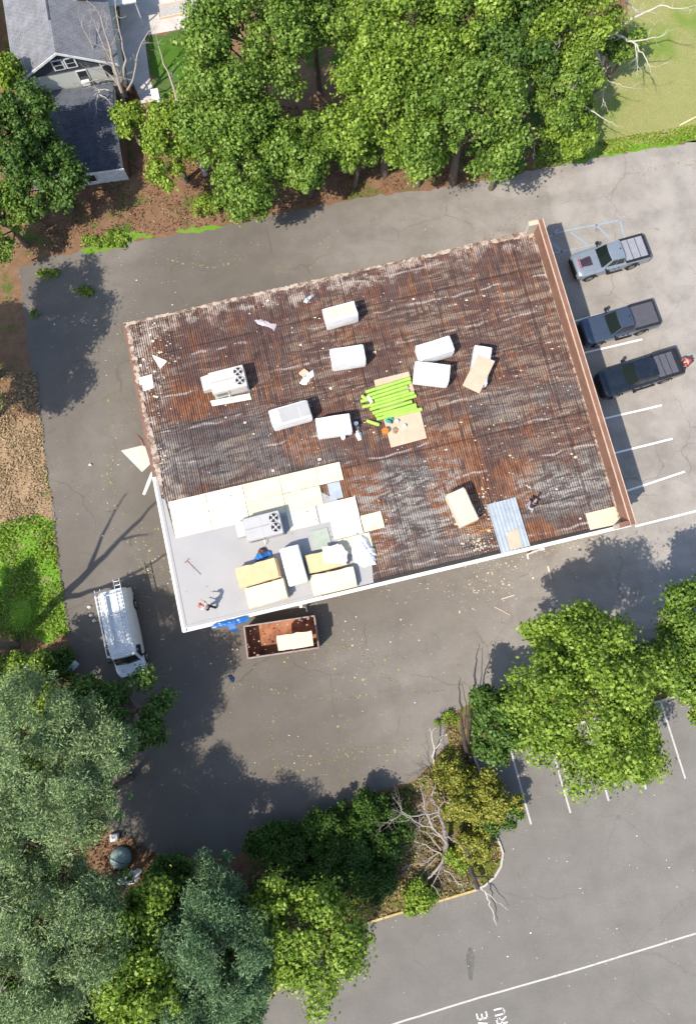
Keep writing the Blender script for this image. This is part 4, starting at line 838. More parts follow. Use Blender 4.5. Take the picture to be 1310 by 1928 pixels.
# odds and ends lying on the end of the black truck's bed
# ---------------- white van
A, B = P(249, 1271, 1.1), P(216, 1112, 1.1); c = (A+B)/2; L = (A-B).length; h = L/2
V = thing("work_van", "white work van with roof rack and ladder parked left of the building", "van", (c.x, c.y, .009), math.atan2(A.y-B.y, A.x-B.x))
M_VAN = cpaint("van_white_paint", (0.62, 0.64, 0.64), .0, .35)
wf, wr = h-.95, -h+1.2; st = []
for x in sorted(set([h, h-.05, h-.2, h-.45, wf+.42, wf+.36, wf+.2, wf, wf-.2, wf-.36, wf-.42, h-1.3, 0, wr+.42, wr+.36, wr+.2, wr, wr-.2, wr-.36, wr-.42, -h+.15, -h+.03, -h]), reverse=True):
    zb = .38
    for wc in (wf, wr):
        d = abs(x-wc)
        if d < .43: zb = max(zb, .38+math.sqrt(.43**2-d*d)*.9)
    w = 1.0*(1 if x < h-.5 else 1-.22*((x-(h-.5))/.5)**2)
    zt = .95 if x > h-.06 else (1.02+.16*min(1, (h-x)/.9))
    st.append(ring(x, w*(.97 if x < -h+.1 else 1), min(zb, zt-.25), zt, .06))
mb = MB(); mb.loft(st); mb.build("body", M_VAN, V, smooth=True)
# cargo box / roof with tumblehome
mb = MB(); rg = []
for x, wb, wt, zt in ((-h+.03, .96, .76, 1.98), (-h+.25, .985, .84, 2.08), (-h+2.0, .99, .86, 2.12), (h-1.9, .985, .84, 2.10), (h-1.32, .97, .78, 2.03)):
    pts = [(wb, 1.16), (wb*.985, 1.5), (wt+.05, zt-.16), (wt-.04, zt-.04), (wt*.5, zt+.01), (0, zt+.02)]
    rg.append([(x, y, z) for y, z in pts]+[(x, -y, z) for y, z in reversed(pts[:-1])])
x = h-0.88; pts = [(.90, 1.16), (.89, 1.165), (.88, 1.17), (.80, 1.175), (.45, 1.18), (0, 1.18)]
rg.append([(x+.12*(1-abs(y)), y, z) for y, z in pts]+[(x+.12*(1-abs(y)), -y, z) for y, z in reversed(pts[:-1])])
mb.loft(rg); mb.build("cargo_body", M_VAN, V, smooth=True)
g = MB(); patch(g, (h-.87, .86, 1.19), (h-.77, 0, 1.2), (h-1.30, 0, 2.05), (h-1.33, .74, 2.0), .05, 1, .04, .86, .03); patch(g, (h-.77, 0, 1.2), (h-.87, -.86, 1.19), (h-1.33, -.74, 2.0), (h-1.30, 0, 2.05), 0, .95, .04, .86, .03); g.build("windscreen", M_WSG, V)
for s in (1, -1):
    g = MB(); q = [(h-.98, s*.955, 1.22), (h-1.85, s*1.0, 1.22), (h-1.85, s*.93, 1.86), (h-1.34, s*.90, 1.86)]
    n_out = Vector((0, s*.015, .004)); g.add([tuple(Vector(p)+n_out*k) for k in (0, 1) for p in q], [(0, 1, 2, 3), (4, 5, 6, 7), (0, 1, 5, 4), (1, 2, 6, 5), (2, 3, 7, 6), (3, 0, 4, 7)]); g.build("side_window", M_GLASS, V)
    mb = MB(); mb.box(h-1.22, h-1.08, *sorted((s*.95, s*1.28)), 1.2, 1.42); mb.build("mirror", M_BLKP, V, bevel=.03)
    for wc in (wf, wr): wheel(V, wc, s*.87, .36, .24)
    mb = MB(); mb.box(h-.16, h-.03, *sorted((s*.52, s*.80)), .8, 1.0); mb.build("headlight", M_LAMP, V, bevel=.02)
    mb = MB(); mb.box(-h-.01, -h+.08, *sorted((s*.86, s*.965)), .9, 1.5); mb.build("tail_light", M_TAIL, V, bevel=.01)
mb = MB(); mb.box(h-.02, h+.09, -.78, .78, .42, .62); mb.build("front_bumper", M_BLKP, V, bevel=.04)
mb = MB(); mb.box(-h-.1, -h, -.9, .9, .42, .6); mb.build("rear_bumper", M_BLKP, V, bevel=.03)
mb = MB(); mb.tube([(h-.3, -.5, 1.13), (h-1.0, -.6, 1.19)], .012, 5); mb.tube([(h-.3, .5, 1.13), (h-1.0, .6, 1.19)], .012, 5); mb.tube([(h-.84, .6, 1.26), (h-.95, -.1, 1.5)], .012, 5); mb.tube([(h-.84, -.05, 1.27), (h-.95, -.65, 1.5)], .012, 5); mb.build("wiper", M_BLKP, V)
# roof rack
M_RACK = mat("white_rack_tube", (0.66, 0.66, 0.65), rough=.4, vary=.1)
mb = MB()
for x in (-h+.35, -h+1.7, h-2.4, h-1.55): mb.tube([(x, -.98, 1.85), (x, -.93, 2.3), (x, .93, 2.3), (x, .98, 1.85)], .028, 7)
for y in (-.93, .93, .30): mb.tube([(-h+.1, y, 2.33), (h-1.5, y, 2.33)], .025, 7)
mb.tube([(h-1.5, .93, 2.33), (h-1.3, .2, 2.36), (h-1.3, -.3, 2.36), (h-1.5, -.93, 2.33)], .025, 7); mb.build("roof_rack", M_RACK, V)
def ladder(label, y0, wd, x0, x1, z, m, n_r=14, par=None):
    D = thing("extension_ladder", label, "ladder", tuple(V.matrix_basis @ Vector((0, 0, 0))), V.rotation_euler.z, "ladders on the van rack"); D.location = V.location
    for s in (0, wd):
        mb = MB(); mb.box(x0, x1, y0+s-.015, y0+s+.015, z, z+.08); mb.build("rail", m, D)
    mb = MB()
    for k in range(n_r): xx = x0+.15+k*(x1-x0-.3)/(n_r-1); mb.tube([(xx, y0+.016, z+.04), (xx, y0+wd-.016, z+.04)], .018, 6)
    o = mb.build("rung", m, D); o['kind'] = 'stuff'; return D
M_ALU = mat("aluminium", (0.60, 0.61, 0.62), metal=.4, rough=.4, vary=.15)
ladder("long aluminium extension ladder on the building side of the van rack", -0.2+.72-.02, .40, -h-.55, h-1.9, 2.37, M_ALU, 17)
ladder("short white ladder at the outer edge of the van rack, rear end sticking out", -.85, .36, -h-.15, h-2.2, 2.37, M_RACK, 12)
D = thing("pipe_carrier", "white conduit box carried on the left side of the van rack", "pipe carrier", tuple(V.location), V.rotation_euler.z)
mb = MB(); mb.box(-h+.2, h-2.0, -.44, -.30, 2.36, 2.48); mb.tube([(-h+.1, -.38, 2.42), (h-1.9, -.38, 2.42)], .05, 10); mb.build("carrier_tube", M_RACK, D)

# ================================================================ people
def skin_mesh(name, V_, E_, R_, root, m, parent=None, sub=1):
    me = bpy.data.meshes.new(name); me.from_pydata([tuple(v) for v in V_], E_, []); o = bpy.data.objects.new(name, me); C.objects.link(o)
    sk = o.modifiers.new("skin", 'SKIN'); sk.use_smooth_shade = True
    if not me.skin_vertices: 
        bm = bmesh.new(); bm.from_mesh(me); bm.verts.layers.skin.verify(); bm.to_mesh(me); bm.free()
    for i, sv in enumerate(me.skin_vertices[0].data): sv.radius = R_[i] if isinstance(R_[i], tuple) else (R_[i], R_[i]); sv.use_root = (i == root)
    ss = o.modifiers.new("sub", 'SUBSURF'); ss.levels = sub; ss.render_levels = sub
    me.materials.append(m)
    dg = bpy.context.evaluated_depsgraph_get(); ev = o.evaluated_get(dg); nm = bpy.data.meshes.new_from_object(ev); nm.name = name
    o.modifiers.clear(); o.data = nm
    if not nm.materials: nm.materials.append(m)
    if parent is not None: o.parent = parent
    return o
M_SKIN = mat("skin", (0.42, 0.24, 0.17), rough=.6, vary=.08)
def person(label, loc, rz, pose, shirt, trousers, hat, hatm, bootm=None):
    """pose: dict of joints in metres, x forward, y left, z up"""
    J = {k: Vector(v) for k, v in pose.items()}; V_ = []; E_ = []; R_ = []; ix = {}
    def add(k, p, r): ix[k] = len(V_); V_.append(Vector(p)); R_.append(r); return ix[k]
    add('pelvis', J['pelvis'], .125); add('waist', J['pelvis'].lerp(J['chest'], .45), .115); add('chest', J['chest'], .135); add('neck', J['neck'], .055); add('head', J['head'], .085); 
    top = J['head']+(J['head']-J['neck']).normalized()*.09; add('top', top, .07)
    E_ += [(0, 1), (1, 2), (2, 3), (3, 4), (4, 5)]
    fwd = J.get('look', Vector((1, 0, -.2))).normalized(); add('nose', J['head']+fwd*.105-Vector((0, 0, .0)), .018); E_.append((4, 6))
    for s, S in (('l', 1), ('r', -1)):
        a = add(s+'sh', J[s+'sh'], .06); b = add(s+'el', J[s+'el'], .042); d = add(s+'wr', J[s+'wr'], .028); E_ += [(2, a), (a, b), (b, d)]
        dr = (J[s+'wr']-J[s+'el']).normalized(); palm = J[s+'wr']+dr*.07; q = add(s+'palm', palm, (.036, .02)); E_.append((d, q))
        side = dr.cross(Vector((0, 0, 1))); side = side.normalized() if side.length > .1 else Vector((0, 1, 0)); curl = Vector((0, 0, -1))
        for k, (o_, ln) in enumerate(((-.03, .065), (-.01, .078), (.01, .072), (.03, .055))):
            m1 = add(f'{s}f{k}a', palm+side*o_+dr*.035, .009); m2 = add(f'{s}f{k}b', palm+side*o_*1.15+dr*(.035+ln*.5)+curl*.012, .008); m3 = add(f'{s}f{k}c', palm+side*o_*1.1+dr*(.03+ln*.85)+curl*.035, .007); E_ += [(q, m1), (m1, m2), (m2, m3)]
        t1 = add(s+'t1', palm-side*S*.045-dr*.02, .011); t2 = add(s+'t2', palm-side*S*.06+dr*.025, .009); E_ += [(d, t1), (t1, t2)]
        hp = add(s+'hip', J[s+'hip'], .09); kn = add(s+'kn', J[s+'kn'], .06); an = add(s+'an', J[s+'an'], .04); f = J[s+'an']+J.get(s+'toe', Vector((.16, 0, -.05))); toe = add(s+'toe', f, .038)
        E_ += [(0, hp), (hp, kn), (kn, an), (an, toe)]
    body = skin_mesh("person", V_, E_, R_, 0, M_SKIN)
    body.location = loc; body.rotation_euler = (0, 0, rz); tag(body, label, "person")
    def part(nm, keys, edges, grow, m):
        vs = [V_[ix[k]] if isinstance(k, str) else k for k in keys]; rs = [((R_[ix[k]] if not isinstance(R_[ix[k]], tuple) else R_[ix[k]][0])+grow) if isinstance(k, str) else grow for k in keys]
        return skin_mesh(nm, vs, edges, rs, 0, m, body)
    fl = J['lsh'].lerp(J['lel'], 1.1); fr = J['rsh'].lerp(J['rel'], 1.1)
    part("shirt", ['pelvis', 'waist', 'chest', 'lsh', fl, 'rsh', fr], [(0, 1), (1, 2), (2, 3), (3, 4), (2, 5), (5, 6)], .03, shirt) if False else skin_mesh("shirt", [V_[0], V_[1], V_[2], J['lsh'], fl, J['rsh'], fr], [(0, 1), (1, 2), (2, 3), (3, 4), (2, 5), (5, 6)], [.145, .14, .16, .082, .06, .082, .06], 0, shirt, body)
    skin_mesh("trousers", [V_[0]-Vector((0, 0, .01)), J['lhip'], J['lkn'], J['lan']+Vector((0, 0, .04)), J['rhip'], J['rkn'], J['ran']+Vector((0, 0, .04))], [(0, 1), (1, 2), (2, 3), (0, 4), (4, 5), (5, 6)], [.14, .11, .085, .07, .11, .085, .07], 0, trousers, body)
    for s in 'lr':
        a = J[s+'an']; t = a+J.get(s+'toe', Vector((.16, 0, -.05))); skin_mesh("boot", [a+Vector((0, 0, .05)), a-Vector((0, 0, .02)), t*1.0+(t-a)*.2], [(0, 1), (1, 2)], [.055, .055, .048], 0, bootm or M_BLKP, body)
    if hat:
        up = (J['head']-J['neck']).normalized(); c0 = J['head']+up*.05; mb = MB(); rings = []
        q = up.to_track_quat('Z', 'Y')
        for k in range(5):
            t = k/4; rr = .112*math.cos(t*1.35); rings.append([tuple(c0+q@Vector((rr*math.cos(a), rr*.9*math.sin(a), .02+.09*math.sin(t*1.5)))) for a in np.linspace(0, 2*math.pi, 17)[:-1]])
        mb.loft(rings)
        if hat == 'cap':
            f2 = (fwd-up*fwd.dot(up)).normalized(); s2 = up.cross(f2); mb.add([tuple(c0+f2*.08+s2*.08+up*.02), tuple(c0+f2*.2+s2*.05+up*.01), tuple(c0+f2*.2-s2*.05+up*.01), tuple(c0+f2*.08-s2*.08+up*.02)], [(0, 1, 2, 3)])
        mb.build("hair" if hat == 'hair' else "cap", hatm, body, smooth=True)
    # eyes and mouth
    mb = MB(); f2 = fwd; s2 = Vector((0, 0, 1)).cross(f2); s2 = s2.normalized() if s2.length > .1 else Vector((0, 1, 0)); u2 = f2.cross(s2)
    for s in (-1, 1): mb.cyl(tuple(J['head']+f2*.088+s2*.033*s+u2*.015), .011, .004, 8)
    mb.build("eye", M_BLKP, body)
    return body
M_WS = mat("pinkish_white_shirt", (0.72, 0.50, 0.46), vary=.25, scale=9); M_BT = mat("black_trousers", (0.015, 0.015, 0.018)); M_RS = mat("red_shirt", (0.62, 0.02, 0.05), vary=.25, scale=7); M_OT = mat("olive_trousers", (0.05, 0.05, 0.035)); M_GT = mat("grey_trousers", (0.30, 0.27, 0.28)); M_BS = mat("black_shirt", (0.02, 0.018, 0.022)); M_HAIR = mat("dark_hair", (0.02, 0.014, 0.01))
stand = dict(pelvis=(0, 0, .92), chest=(.10, 0, 1.30), neck=(.20, 0, 1.48), head=(.28, 0, 1.60), look=(1, 0, -.6), lsh=(.13, .19, 1.40), rsh=(.13, -.19, 1.40), lel=(.25, .27, 1.14), rel=(.28, -.25, 1.15), lwr=(.45, .22, 1.02), rwr=(.48, -.2, 1.06),
             lhip=(0, .1, .88), rhip=(0, -.1, .88), lkn=(.16, .14, .48), rkn=(-.06, -.13, .48), lan=(.14, .16, .085), ran=(-.32, -.15, .10))
p0 = P(397, 1144, ZR+.06)
person("person in a pinkish white shirt and black trousers stooping on the white membrane", (p0.x, p0.y, ZR+.05), math.radians(150), stand, M_WS, M_BT, 'cap', mat("red_cap", (0.5, 0.05, 0.04)))
bend = dict(pelvis=(-.05, 0, .93), chest=(.33, 0, 1.12), neck=(.50, 0, 1.17), head=(.63, 0, 1.15), look=(.6, 0, -1), lsh=(.38, .20, 1.16), rsh=(.38, -.20, 1.16), lel=(.50, .26, .95), rel=(.52, -.25, .96), lwr=(.70, .20, 1.0), rwr=(.72, -.18, 1.02),
            lhip=(-.05, .1, .9), rhip=(-.05, -.1, .9), lkn=(-.02, .16, .48), rkn=(-.1, -.16, .48), lan=(-.1, .2, .085), ran=(-.16, -.18, .085))
p0 = P(1284, 690, 0)
person("person in a red shirt bending over the tailgate of the black pickup", (p0.x+.12, p0.y+.1, .01), math.radians(203), bend, M_RS, M_OT, 'hair', M_HAIR)
crouch = dict(pelvis=(-.05, 0, .42), chest=(.25, 0, .68), neck=(.40, 0, .78), head=(.50, 0, .82), look=(.7, 0, -.8), lsh=(.28, .19, .74), rsh=(.28, -.19, .74), lel=(.45, .28, .50), rel=(.50, -.22, .48), lwr=(.62, .18, .25), rwr=(.66, -.12, .22),
              lhip=(-.03, .1, .38), rhip=(-.03, -.1, .38), lkn=(.36, .20, .50), rkn=(.20, -.2, .12), lan=(.22, .22, .09), ran=(-.22, -.2, .09))
p0 = P(996, 957, ZR+.02)
person("person in a black shirt and greyish trousers crouching beside the steel sheet", (p0.x, p0.y, ZR+.01), math.radians(60), crouch, M_BS, M_GT, 'cap', M_BLKP, mat("red_boots", (0.35, 0.06, 0.05)))

# small things on the pavement
lumpy("jacket", [(430, 1273), (436, 1270), (443, 1276), (440, 1285), (433, 1282)], 0.01, 0.14, mat("navy_cloth", (0.015, 0.03, 0.09)), "dark blue cloth lying on the shaded pavement below the dumpster", "cloth", 21)
flat_quad("lumber", [(1029, 1066), (1032, 1065), (1038, 1090), (1035, 1091)], 0.015, 0.05, M_CARD2, "pale stick lying on the pavement right of the steel sheet side", "stick")
mb = MB(); mb.tube([P(943, 1128, .03), P(968, 1120, .04)], .04, 6); mb.tube([P(930, 1142, .03), P(960, 1158, .03)], .025, 5); tag(mb.build("broken_lath", M_CARD2), "broken pale laths lying on the pavement below the roof edge", "stick")
# ================================================================ debris scattered too finely to count
def scatter(name, label, spots, m, z, smin, smax, seed, parent=None):
    """spots: (px, py, spread_px_x, spread_px_y, count)"""
    r = np.random.default_rng(seed); mb = MB()
    for px, py, sx, sy, n in spots:
        for _ in range(n):
            p = P(px+r.normal()*sx, py+r.normal()*sy, z)
            if z > 1 and not (0.4 < (p-BLc).dot(ex) < BW-1.0 and 0.5 < (p-BLc).dot(ey) < BD-0.4): continue
            s = r.uniform(smin, smax)*(1 if r.random() < .85 else 2.0); a = r.random()*6.28; asp = r.uniform(.3, 1); t = r.uniform(0, .04)
            pts = [(p.x+s*math.cos(a+q)*1.0, p.y+s*math.sin(a+q)*asp, p.z+.006+(t if k % 2 else 0)) for k, q in enumerate((0, 1.3+r.random()*.5, 3.0, 4.3+r.random()*.5))]
            mb.add(pts, [(0, 1, 2, 3)])
    o = mb.build(name, m, parent)
    if parent is None: tag(o, label, "debris")
    o['kind'] = 'stuff'; return o
M_CR1 = mat("cream_crumbs", (0.62, 0.55, 0.42), color2=(0.4, 0.3, 0.2), scale=5, kind='World'); M_CR2 = mat("white_crumbs", (0.72, 0.70, 0.66), vary=.2, kind='World'); M_CR3 = mat("brown_crumbs", (0.18, 0.09, 0.06), color2=(0.08, 0.05, 0.04), scale=5, kind='World')
scatter("roofing_litter", "cream roofing crumbs strewn on the pavement along the gutter side of the building", [(940, 1060, 45, 22, 210), (915, 1100, 30, 25, 120), (1120, 1012, 60, 8, 90), (1000, 1035, 60, 10, 110), (900, 1145, 25, 30, 45), (660, 1185, 60, 30, 50), (640, 1230, 60, 40, 40), (780, 1110, 60, 12, 60), (430, 1255, 40, 30, 22), (1040, 1075, 60, 25, 60)], M_CR1, 0.012, .015, .045, 1)
scatter("white_litter", "sparse white flecks scattered over the pavement", [(650, 1330, 200, 80, 60), (1080, 1640, 150, 100, 60), (250, 560, 120, 80, 40), (190, 900, 40, 130, 40), (600, 430, 250, 20, 36), (1000, 1750, 220, 60, 50), (270, 1090, 30, 30, 24)], M_CR2, 0.012, .015, .04, 2)
scatter("leaf_litter_flecks", "yellow leaf flecks on the pavement left of the building", [(210, 860, 12, 60, 90), (285, 1050, 16, 40, 140), (240, 660, 40, 60, 60), (330, 490, 60, 14, 60), (620, 1230, 90, 8, 60), (720, 1270, 50, 40, 110), (700, 1420, 90, 12, 110), (560, 1440, 50, 14, 60)], mat("yellow_leaf_flecks", (0.30, 0.26, 0.12), color2=(0.22, 0.20, 0.09), kind='World'), 0.012, .02, .06, 3)
scatter("roof_crumbs", "pale flakes and chips left on the stripped deck", [(300, 690, 20, 60, 110), (640, 560, 260, 20, 130), (900, 850, 110, 80, 110), (480, 760, 130, 90, 80), (900, 1030, 14, 16, 130), (912, 950, 14, 22, 70), (1080, 720, 40, 140, 110), (760, 950, 60, 90, 60), (700, 700, 130, 90, 60), (300, 880, 10, 30, 40)], M_CR1, ZR+.01, .02, .07, 4)
scatter("roof_chips_dark", "dark brown chips left on the stripped deck", [(640, 700, 220, 120, 260), (950, 760, 110, 130, 200), (800, 1000, 110, 50, 80)], M_CR3, ZR+.01, .03, .09, 5)
scatter("membrane_chips", "dark specks on the insulation and membrane corner", [(480, 930, 90, 25, 50), (620, 990, 40, 30, 40), (420, 1100, 60, 30, 20)], M_CR3, ZR+.1, .015, .035, 6)
def crack_spots(lines):
    out = []
    for ln in lines:
        for (x0, y0), (x1, y1) in zip(ln[:-1], ln[1:]):
            k = max(2, int(math.hypot(x1-x0, y1-y0)/5)); out += [(x0+(x1-x0)*i/k+random.gauss(0, 1), y0+(y1-y0)*i/k+random.gauss(0, 1), 2.2, 1.6, random.randint(1, 7)) for i in range(k)]
    return out
scatter("crack_weeds", "straw-coloured weeds growing along the pavement cracks", crack_spots([[(575, 1185), (620, 1215), (680, 1222), (720, 1275), (790, 1305), (840, 1300)], [(470, 1290), (560, 1310), (640, 1318), (740, 1298)], [(560, 1452), (620, 1428), (690, 1410), (775, 1392)], [(640, 1345), (665, 1400), (672, 1450)],
    [(205, 760), (215, 820), (208, 905), (240, 980)], [(225, 620), (270, 660), (262, 720)], [(330, 490), (400, 505), (470, 480)], [(520, 1340), (505, 1400), (530, 1460)]]), mat("crack_weed_straw", (0.27, 0.22, 0.13), color2=(0.2, 0.18, 0.09), scale=4, kind='World'), 0.012, .015, .05, 12)
for k, (px, py, s) in enumerate(((169, 1143, .16), (172, 1158, .14), (178, 1169, .15), (171, 875, .13))):
    p = P(px, py, .01); mb = MB(); mb.loft([[(s*q*math.cos(a)*(1+.2*math.sin(3*a+k)), s*q*.8*math.sin(a), z) for a in np.linspace(0, 6.28, 11)[:-1]] for q, z in ((1, 0), (.9, .09), (.5, .14))])
    o = mb.build("pale_rock", mat("pale_stone", (0.55, 0.50, 0.44)), smooth=False); o.location = p
    tag(o, ["pale rock beside the van, nearest the rear wheel", "pale rock beside the van, middle of three in a row", "pale rock beside the van, lowest of three in a row", "pale lump lying alone on the pavement left of the building"][k], "rock")

# ================================================================ houses at the upper left
def shingle(name, a, b):
    n = N(name, 0.9, 0.2); co = n.coord('Object'); br = n.new("ShaderNodeTexBrick"); n.lk(co, br.inputs["Vector"]); br.inputs["Scale"].default_value = 1.0
    br.inputs["Brick Width"].default_value = .34; br.inputs["Row Height"].default_value = .16; br.inputs["Mortar Size"].default_value = .012
    br.inputs["Color1"].default_value = (*a, 1); br.inputs["Color2"].default_value = (*b, 1); br.inputs["Mortar"].default_value = (a[0]*.4, a[1]*.4, a[2]*.4, 1)
    c = n.mix(n.mr(n.noise(co, 1.2, 6, .7), .35, .75, 0, .5), br.outputs[0], tuple(x*1.5 for x in b)); n.col(c); n.bump(br.outputs["Fac"], .3, .01); return n.m
M_SH1 = shingle("grey_blue_shingles", (0.145, 0.145, 0.155), (0.18, 0.18, 0.19)); M_SH2 = shingle("charcoal_shingles", (0.045, 0.047, 0.058), (0.062, 0.066, 0.08)); M_SH3 = shingle("slate_shingles", (0.085, 0.09, 0.105), (0.10, 0.11, 0.13))
def siding(name, c):
    n = N(name, .6, .3); co = n.coord('Object'); z = n.sep(co)[2]; fr = n.math('FRACT', n.math('MULTIPLY', z, 6.5)); n.col(n.mix(n.mr(fr, .0, .18, .5, 0), n.mix(n.noise(co, .8, 5), c, tuple(x*.85 for x in c)), tuple(x*.5 for x in c))); return n.m
M_SID = siding("pale_siding", (0.46, 0.47, 0.44)); M_SIDD = siding("slate_gable_siding", (0.055, 0.06, 0.075)); M_WT = mat("white_trim", (0.66, 0.66, 0.64), rough=.5)
ap, lc = P(105, 95, 5.4), P(30, 152, 3.6); hd = Vector((ap.x-lc.x, ap.y-lc.y, 0)); HW = hd.length; hang = math.atan2(hd.y, hd.x)
hx = hd.normalized(); hy = Vector((-hx.y, hx.x, 0)); H0 = Vector((ap.x, ap.y, 0))
house = thing("gabled_house", "pale gabled house with blue-grey shingle roof, paired attic window facing the yard", "house", tuple(H0), hang)
D_ = 11.0
mb = MB(); mb.prism([(-HW+.25, .12), (HW-.25, .12), (HW-.25, D_), (-HW+.25, D_)], 0, 3.45); mb.build("wall", M_SID, house)
mb = MB(); mb.loft([[(-HW+.2, yy, 3.46), (HW-.2, yy, 3.46), (0, yy, 5.22)] for yy in (.05, D_)]); mb.build("gable", M_SIDD, house)
for s in (-1, 1):
    mb = MB(); mb.loft([[(s*(HW+.1), yy, 3.42), (0, yy, 5.36), (0, yy, 5.46), (s*(HW+.1), yy, 3.52)] for yy in (-.25, D_)]); o = mb.build("roof", M_SH1, house)
    mb = MB(); mb.loft([[(s*(HW+.12), yy, 3.36), (0, yy, 5.30), (0, yy, 5.48), (s*(HW+.12), yy, 3.55)] for yy in (-.30, -.255)]); mb.build("rake_trim", M_WT, house)
for xc in (-.35, .55):
    mb = MB(); mb.box(xc-.42, xc+.42, -.02, .045, 3.75, 4.62); fr = mb.build("window", M_WT, house)
    mb = MB(); mb.box(xc-.31, xc+.31, -.03, -.021, 3.84, 4.15); mb.box(xc-.31, xc+.31, -.03, -.021, 4.21, 4.53); mb.build("pane", M_GLASS, fr)
for xc, z0 in ((.95, 2.2), (2.9, 2.3)):
    mb = MB(); mb.box(xc-.4, xc+.4, .06, .115, z0, z0+1.1); fr = mb.build("window", M_WT, house); mb = MB(); mb.box(xc-.34, xc+.34, .05, .059, z0+.06, z0+1.04); mb.build("pane", M_GLASS, fr)
mb = MB(); mb.box(.65, 1.25, -.22, .05, 2.15, 2.5); mb.build("window_air_conditioner", M_WT, house, bevel=.02)
mb = MB(); mb.box(-.13, -.0, 2.5, 5.5, 5.42, 5.5); mb.build("ridge_vent", M_SH2, house)
mb = MB(); mb.box(0.7, 3.0, 4.6, 9, 4.6, 4.9); 
o = mb.build("porch_roof", mat("pale_metal_roof", (0.55, 0.53, 0.5)), house); o.rotation_euler = (0, 0, 0)
# garage
gr = P(206, 191, 2.8); gl = P(46, 213, 2.8); gd = Vector((gr.x-gl.x, gr.y-gl.y, 0)).normalized(); gq = Vector((-gd.y, gd.x, 0)); gang = math.atan2(gd.y, gd.x)
def GL(px, py, z): d = P(px, py, z)-gr; return (d.dot(gd), d.dot(gq))
se = GL(240, 317, 1.6); ne = GL(206, 157, 2.0); xw = GL(30, 215, 2.8)[0]
shed = thing("shed", "low shed with charcoal shingle roof and white wall between the trees at the left", "shed", (gr.x, gr.y, 0), gang)
x1 = se[0]*.5
mb = MB(); mb.prism([(xw, se[1]+.25), (x1-.1, se[1]+.25), (x1-.1, -.05), (xw, -.05)], 0, 1.5); mb.prism([(xw, -.04), (x1-.1, -.04), (x1-.1, ne[1]-.2), (xw, ne[1]-.2)], 0, 1.9); mb.build("wall", M_WT, shed)
mb = MB(); mb.box(x1-.099, x1-.05, se[1]+.25, ne[1]-.2, 0, 1.52); mb.build("side_boarding", mat("red_brown_siding", (0.16, 0.085, 0.06), vary=.4), shed)
mb = MB(); mb.loft([[(xx, se[1], 1.55), (xx, se[1], 1.65), (xx, 0, 2.85), (xx, 0, 2.72)] for xx in (xw-.1, x1)]); mb.build("roof", M_SH2, shed)
mb = MB(); mb.loft([[(xx, .03, 2.50), (xx, .03, 2.60), (xx, ne[1], 2.05), (xx, ne[1], 1.95)] for xx in (xw-.1, x1-.05)]); mb.build("lean_to_roof", M_SH3, shed)
mb = MB(); mb.box(xw-.1, x1+.02, se[1]-.06, se[1]-.005, 1.5, 1.68); mb.build("fascia", M_WT, shed)
mb = MB(); mb.box(x1-3.2, x1-2.3, se[1]+.19, se[1]+.245, .4, 1.2); fr = mb.build("window", M_WT, shed); mb = MB(); mb.box(x1-3.1, x1-2.4, se[1]+.17, se[1]+.189, .48, 1.12); mb.build("pane", M_GLASS, fr)
# neighbouring roof corner at the far left edge
T = thing("neighbouring_house", "corner of a neighbouring house with brown roof at the far left edge", "house", tuple(P(-22, 110, 0)), hang); mb = MB(); mb.box(-2, .9, -1.2, 4, 0, 2.8); mb.build("wall", M_WT, T)
mb = MB(); mb.loft([[(x_, -1.5, 2.8), (x_, -1.5, 2.9), (x_, 4.2, 3.6), (x_, 4.2, 3.5)] for x_ in (-2.4, 1.1)]); mb.build("roof", shingle("brown_shingles", (.12, .09, .08), (.16, .12, .1)), T)
mb = MB(); mb.box(.2, .7, -1.23, -1.205, 1, 2); mb.build("window", M_GLASS, T)
# brown board fence between shed and yard
f0, f1 = P(210, 172, 0), P(262, 190, 0); d = (f1-f0); L = d.length; T = thing("board_fence", "short reddish brown board fence beside the shed under the dead tree", "fence", tuple(f0), math.atan2(d.y, d.x)); M_FEN = mat("red_brown_boards", (0.20, 0.11, 0.075), vary=.4, scale=4)
mb = MB(); k = 0; x = 0
while x < L: mb.box(x, x+.12, -.012, .012, 0.05, 1.5+.03*math.sin(k*3)); x += .14; k += 1
mb.build("boards", M_FEN, T); mb = MB(); mb.box(0, L, .013, .05, .4, .48); mb.box(0, L, .013, .05, 1.2, 1.28); mb.build("rail", M_FEN, T)
for x in (.0, L): mb = MB(); mb.box(x-.05, x+.05, .051, .15, 0, 1.6); mb.build("post", M_FEN, T)
# white slide-like panel at the end of the side path
q = [P(a, b, z) for a, b, z in ((283, 168, 1.3), (297, 166, 1.3), (307, 217, .7), (295, 219, .7))]; c = sum(q, Vector())/4
T = thing("white_bench_panel", "long white rectangular panel standing at the end of the side path", "panel", (c.x, c.y, 0)); mb = MB(); mb.add([tuple(p-Vector((c.x, c.y, k))) for k in (0, .06) for p in q], [(0, 1, 2, 3), (4, 5, 6, 7), (0, 1, 5, 4), (1, 2, 6, 5), (2, 3, 7, 6), (3, 0, 4, 7)]); mb.build("top", M_WT, T)
for p in q: mb = MB(); v = p-Vector((c.x, c.y, 0)); v = v*.9+Vector((0, 0, v.z*.1)); mb.box(v.x-.03, v.x+.03, v.y-.03, v.y+.03, 0, p.z-.07); mb.build("leg", M_WT, T)
